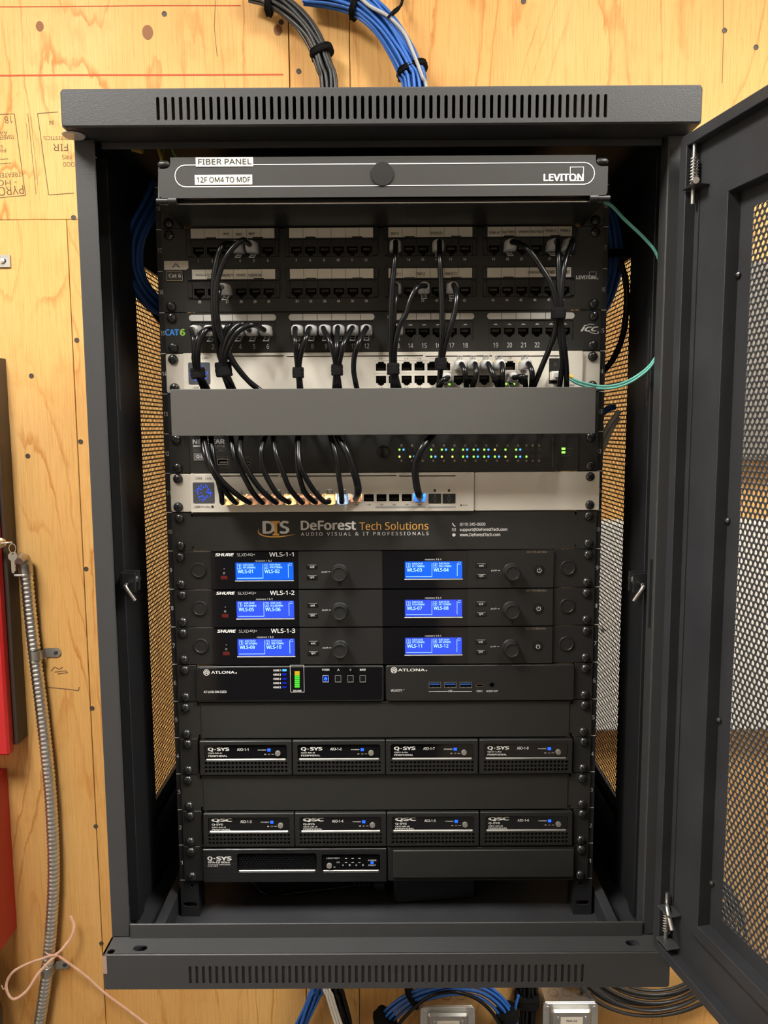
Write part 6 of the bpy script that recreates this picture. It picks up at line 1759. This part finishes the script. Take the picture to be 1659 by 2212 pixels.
def strap(label, px, py, sx, dz=0):
    c = V3(px, py, CY); t = thing('conduit_strap', label, 'strap', (c.x, WALL_Y, c.z), 'one-hole conduit straps')
    n = 14; w = .0085; r0 = .0118
    pts = [(c.x - r0, WALL_Y - .001)] + [(c.x - r0 * math.cos(PI * k / n), CY - (r0) * math.sin(PI * k / n)) for k in range(n + 1)] + [(c.x + r0, WALL_Y - .004), (c.x + r0 + .003, WALL_Y - .0015), (c.x + sx, WALL_Y - .0015)]
    rings = [[(x, y, c.z - w + dz * (q / len(pts))), (x, y, c.z + w + dz * (q / len(pts))), (x + .0006, y - .0014, c.z + w + dz * (q / len(pts))), (x + .0006, y - .0014, c.z - w + dz * (q / len(pts)))] for q, (x, y) in enumerate(pts)]
    MB().loft(rings).build('strap_band', 'galv', t, 40)
    MB().lathe([(w, .0005), (w, -.0016), (.0003, -.0016)], (c.x + sx - .001, WALL_Y - .001, c.z + dz), 'y', 16).build('strap_ear', 'galv', t, 40)
    MB().lathe([(.0042, 0), (.0036, -.0018), (.0003, -.0024)], (c.x + sx - .002, WALL_Y - .0026, c.z + dz), 'y', 10).build('strap_screw', 'screw', t, 40)
strap('galvanized strap on the conduit, upper one beside a pencil scribble', 78, 1414, .033)
strap('galvanized strap on the conduit, lower one under the pink ribbon', 103, 2094, .030)
# pink ribbon tied round the conduit
rib = thing('ribbon', 'thin pink plastic ribbon tied in a bow round the conduit', 'ribbon', V3(122, 2062, CY - .02))
RY = CY - .016
for k, pts in enumerate((((122, 2062, RY), (100, 2068, RY - .004), (60, 2082, RY - .012), (28, 2100, RY - .015), (14, 2125, RY - .015), (18, 2148, RY - .015), (32, 2158, RY - .015), (58, 2140, RY - .012), (85, 2100, RY - .008), (122, 2062, RY)),
                          ((122, 2062, RY), (138, 2046, RY), (155, 2022, RY + .004), (160, 1998, RY + .008), (152, 1978, RY + .010)),
                          ((122, 2062, RY), (150, 2082, RY + .002), (185, 2108, RY + .004), (230, 2148, RY + .006), (280, 2185, RY + .006), (325, 2220, RY + .006)),
                          ((122, 2062, RY), (110, 2064, RY - .003), (98, 2058, CY - .008), (96, 2050, CY)),
                          ((14, 2130, RY - .015), (8, 2137, RY - .016), (3, 2128, RY - .017)))):
    MB().tube(smooth_path(px3(*pts), 8), .0026 if k < 4 else .0010, 6, squash=.35).build('ribbon_tail' if k else 'ribbon_loop', 'ribbon', rib, 60)
MB().lathe([(.0003, -.0035), (.0035, -.002), (.0035, .002), (.0003, .0035)], V3(122, 2062, RY), 'y', 10).build('knot', 'ribbon', rib, 60)
# slotted plate screwed to the wall at the picture edge
c = V3(0, 565, WALL_Y)
pt = thing('slotted_plate', 'small zinc plate screwed to the plywood at the left edge', 'bracket', (c.x, WALL_Y, c.z))
MB().plate([(c.x - .04, c.z - .0105), (c.x + .0195, c.z - .0105), (c.x + .0195, c.z + .0105), (c.x - .04, c.z + .0105)], [rrect(c.x - .01, c.x + .013, c.z - .004, c.z + .004, .0039)], WALL_Y - .004, WALL_Y - .0002).build('plate', 'galv', pt)
MB().lathe([(.0048, 0), (.0044, -.0025), (.0003, -.0035)], (c.x + .0065, WALL_Y - .0040, c.z), 'y', 12).build('plate_screw', 'steel', pt, 40)
# dark round pipe at the lower left corner
c = V3(-20, 2185, .47)
tag(MB().tube(smooth_path([(c.x - .10, .47, c.z - .16), (c.x - .028, .47, c.z - .045), (c.x - .026, .47, c.z + .005), (c.x - .036, .47, c.z + .045), (c.x - .10, .47, c.z + .07)]), .040, 18).build('dark_hose', 'brown_box', None, 60), 'dark brown hose bulging in at the lower left corner', 'hose')

# ================================================================== wall boxes seen through the perforations on the right
def wallbox(name, label, m, px0, py0, px1, py1, d):
    x0, x1, z0, z1 = RECT(px0, py0, px1, py1, WALL_Y - d)
    t = thing(name, label, 'enclosure', ((x0 + x1) / 2, WALL_Y, z0))
    MB().box(x0, x1, WALL_Y - d + .002, WALL_Y, z0, z1, .003).build('enclosure_body', m, t)
    MB().box(x0 + .004, x1 - .004, WALL_Y - d, WALL_Y - d + .002, z0 + .004, z1 - .004, .0008).build('enclosure_cover', m, t)
    for s in (.05, .95): MB().lathe([(.004, 0), (.004, -.002), (.0003, -.003)], (x0 + (x1 - x0) * s, WALL_Y - d, (z0 + z1) / 2), 'y', 10).build('cover_screw', 'steel', t, 40)
wallbox('wall_enclosure', 'brown-grey wall enclosure behind the upper perforated door', 'grey_box', 1592, 562, 1900, 992, .06)
wallbox('wall_enclosure', 'white wall enclosure glimpsed through the lower perforated door', 'white_box', 1272, 1128, 1900, 1580, .06)

# print and lettering: glyphs too small to pick apart stay joined as one part
for o in list(bpy.data.objects):
    if o.parent and o.name.split('.')[0] in ('printed_text', 'printed_numbers', 'printed_logo', 'printed_model', 'printed_band', 'label_text', 'screen_text', 'screen_image', 'unit_numbers', 'button_text', 'grade_stamp', 'pencil_mark', 'lamp_outline', 'badge_text', 'cap_lettering'):
        o['kind'] = 'stuff'
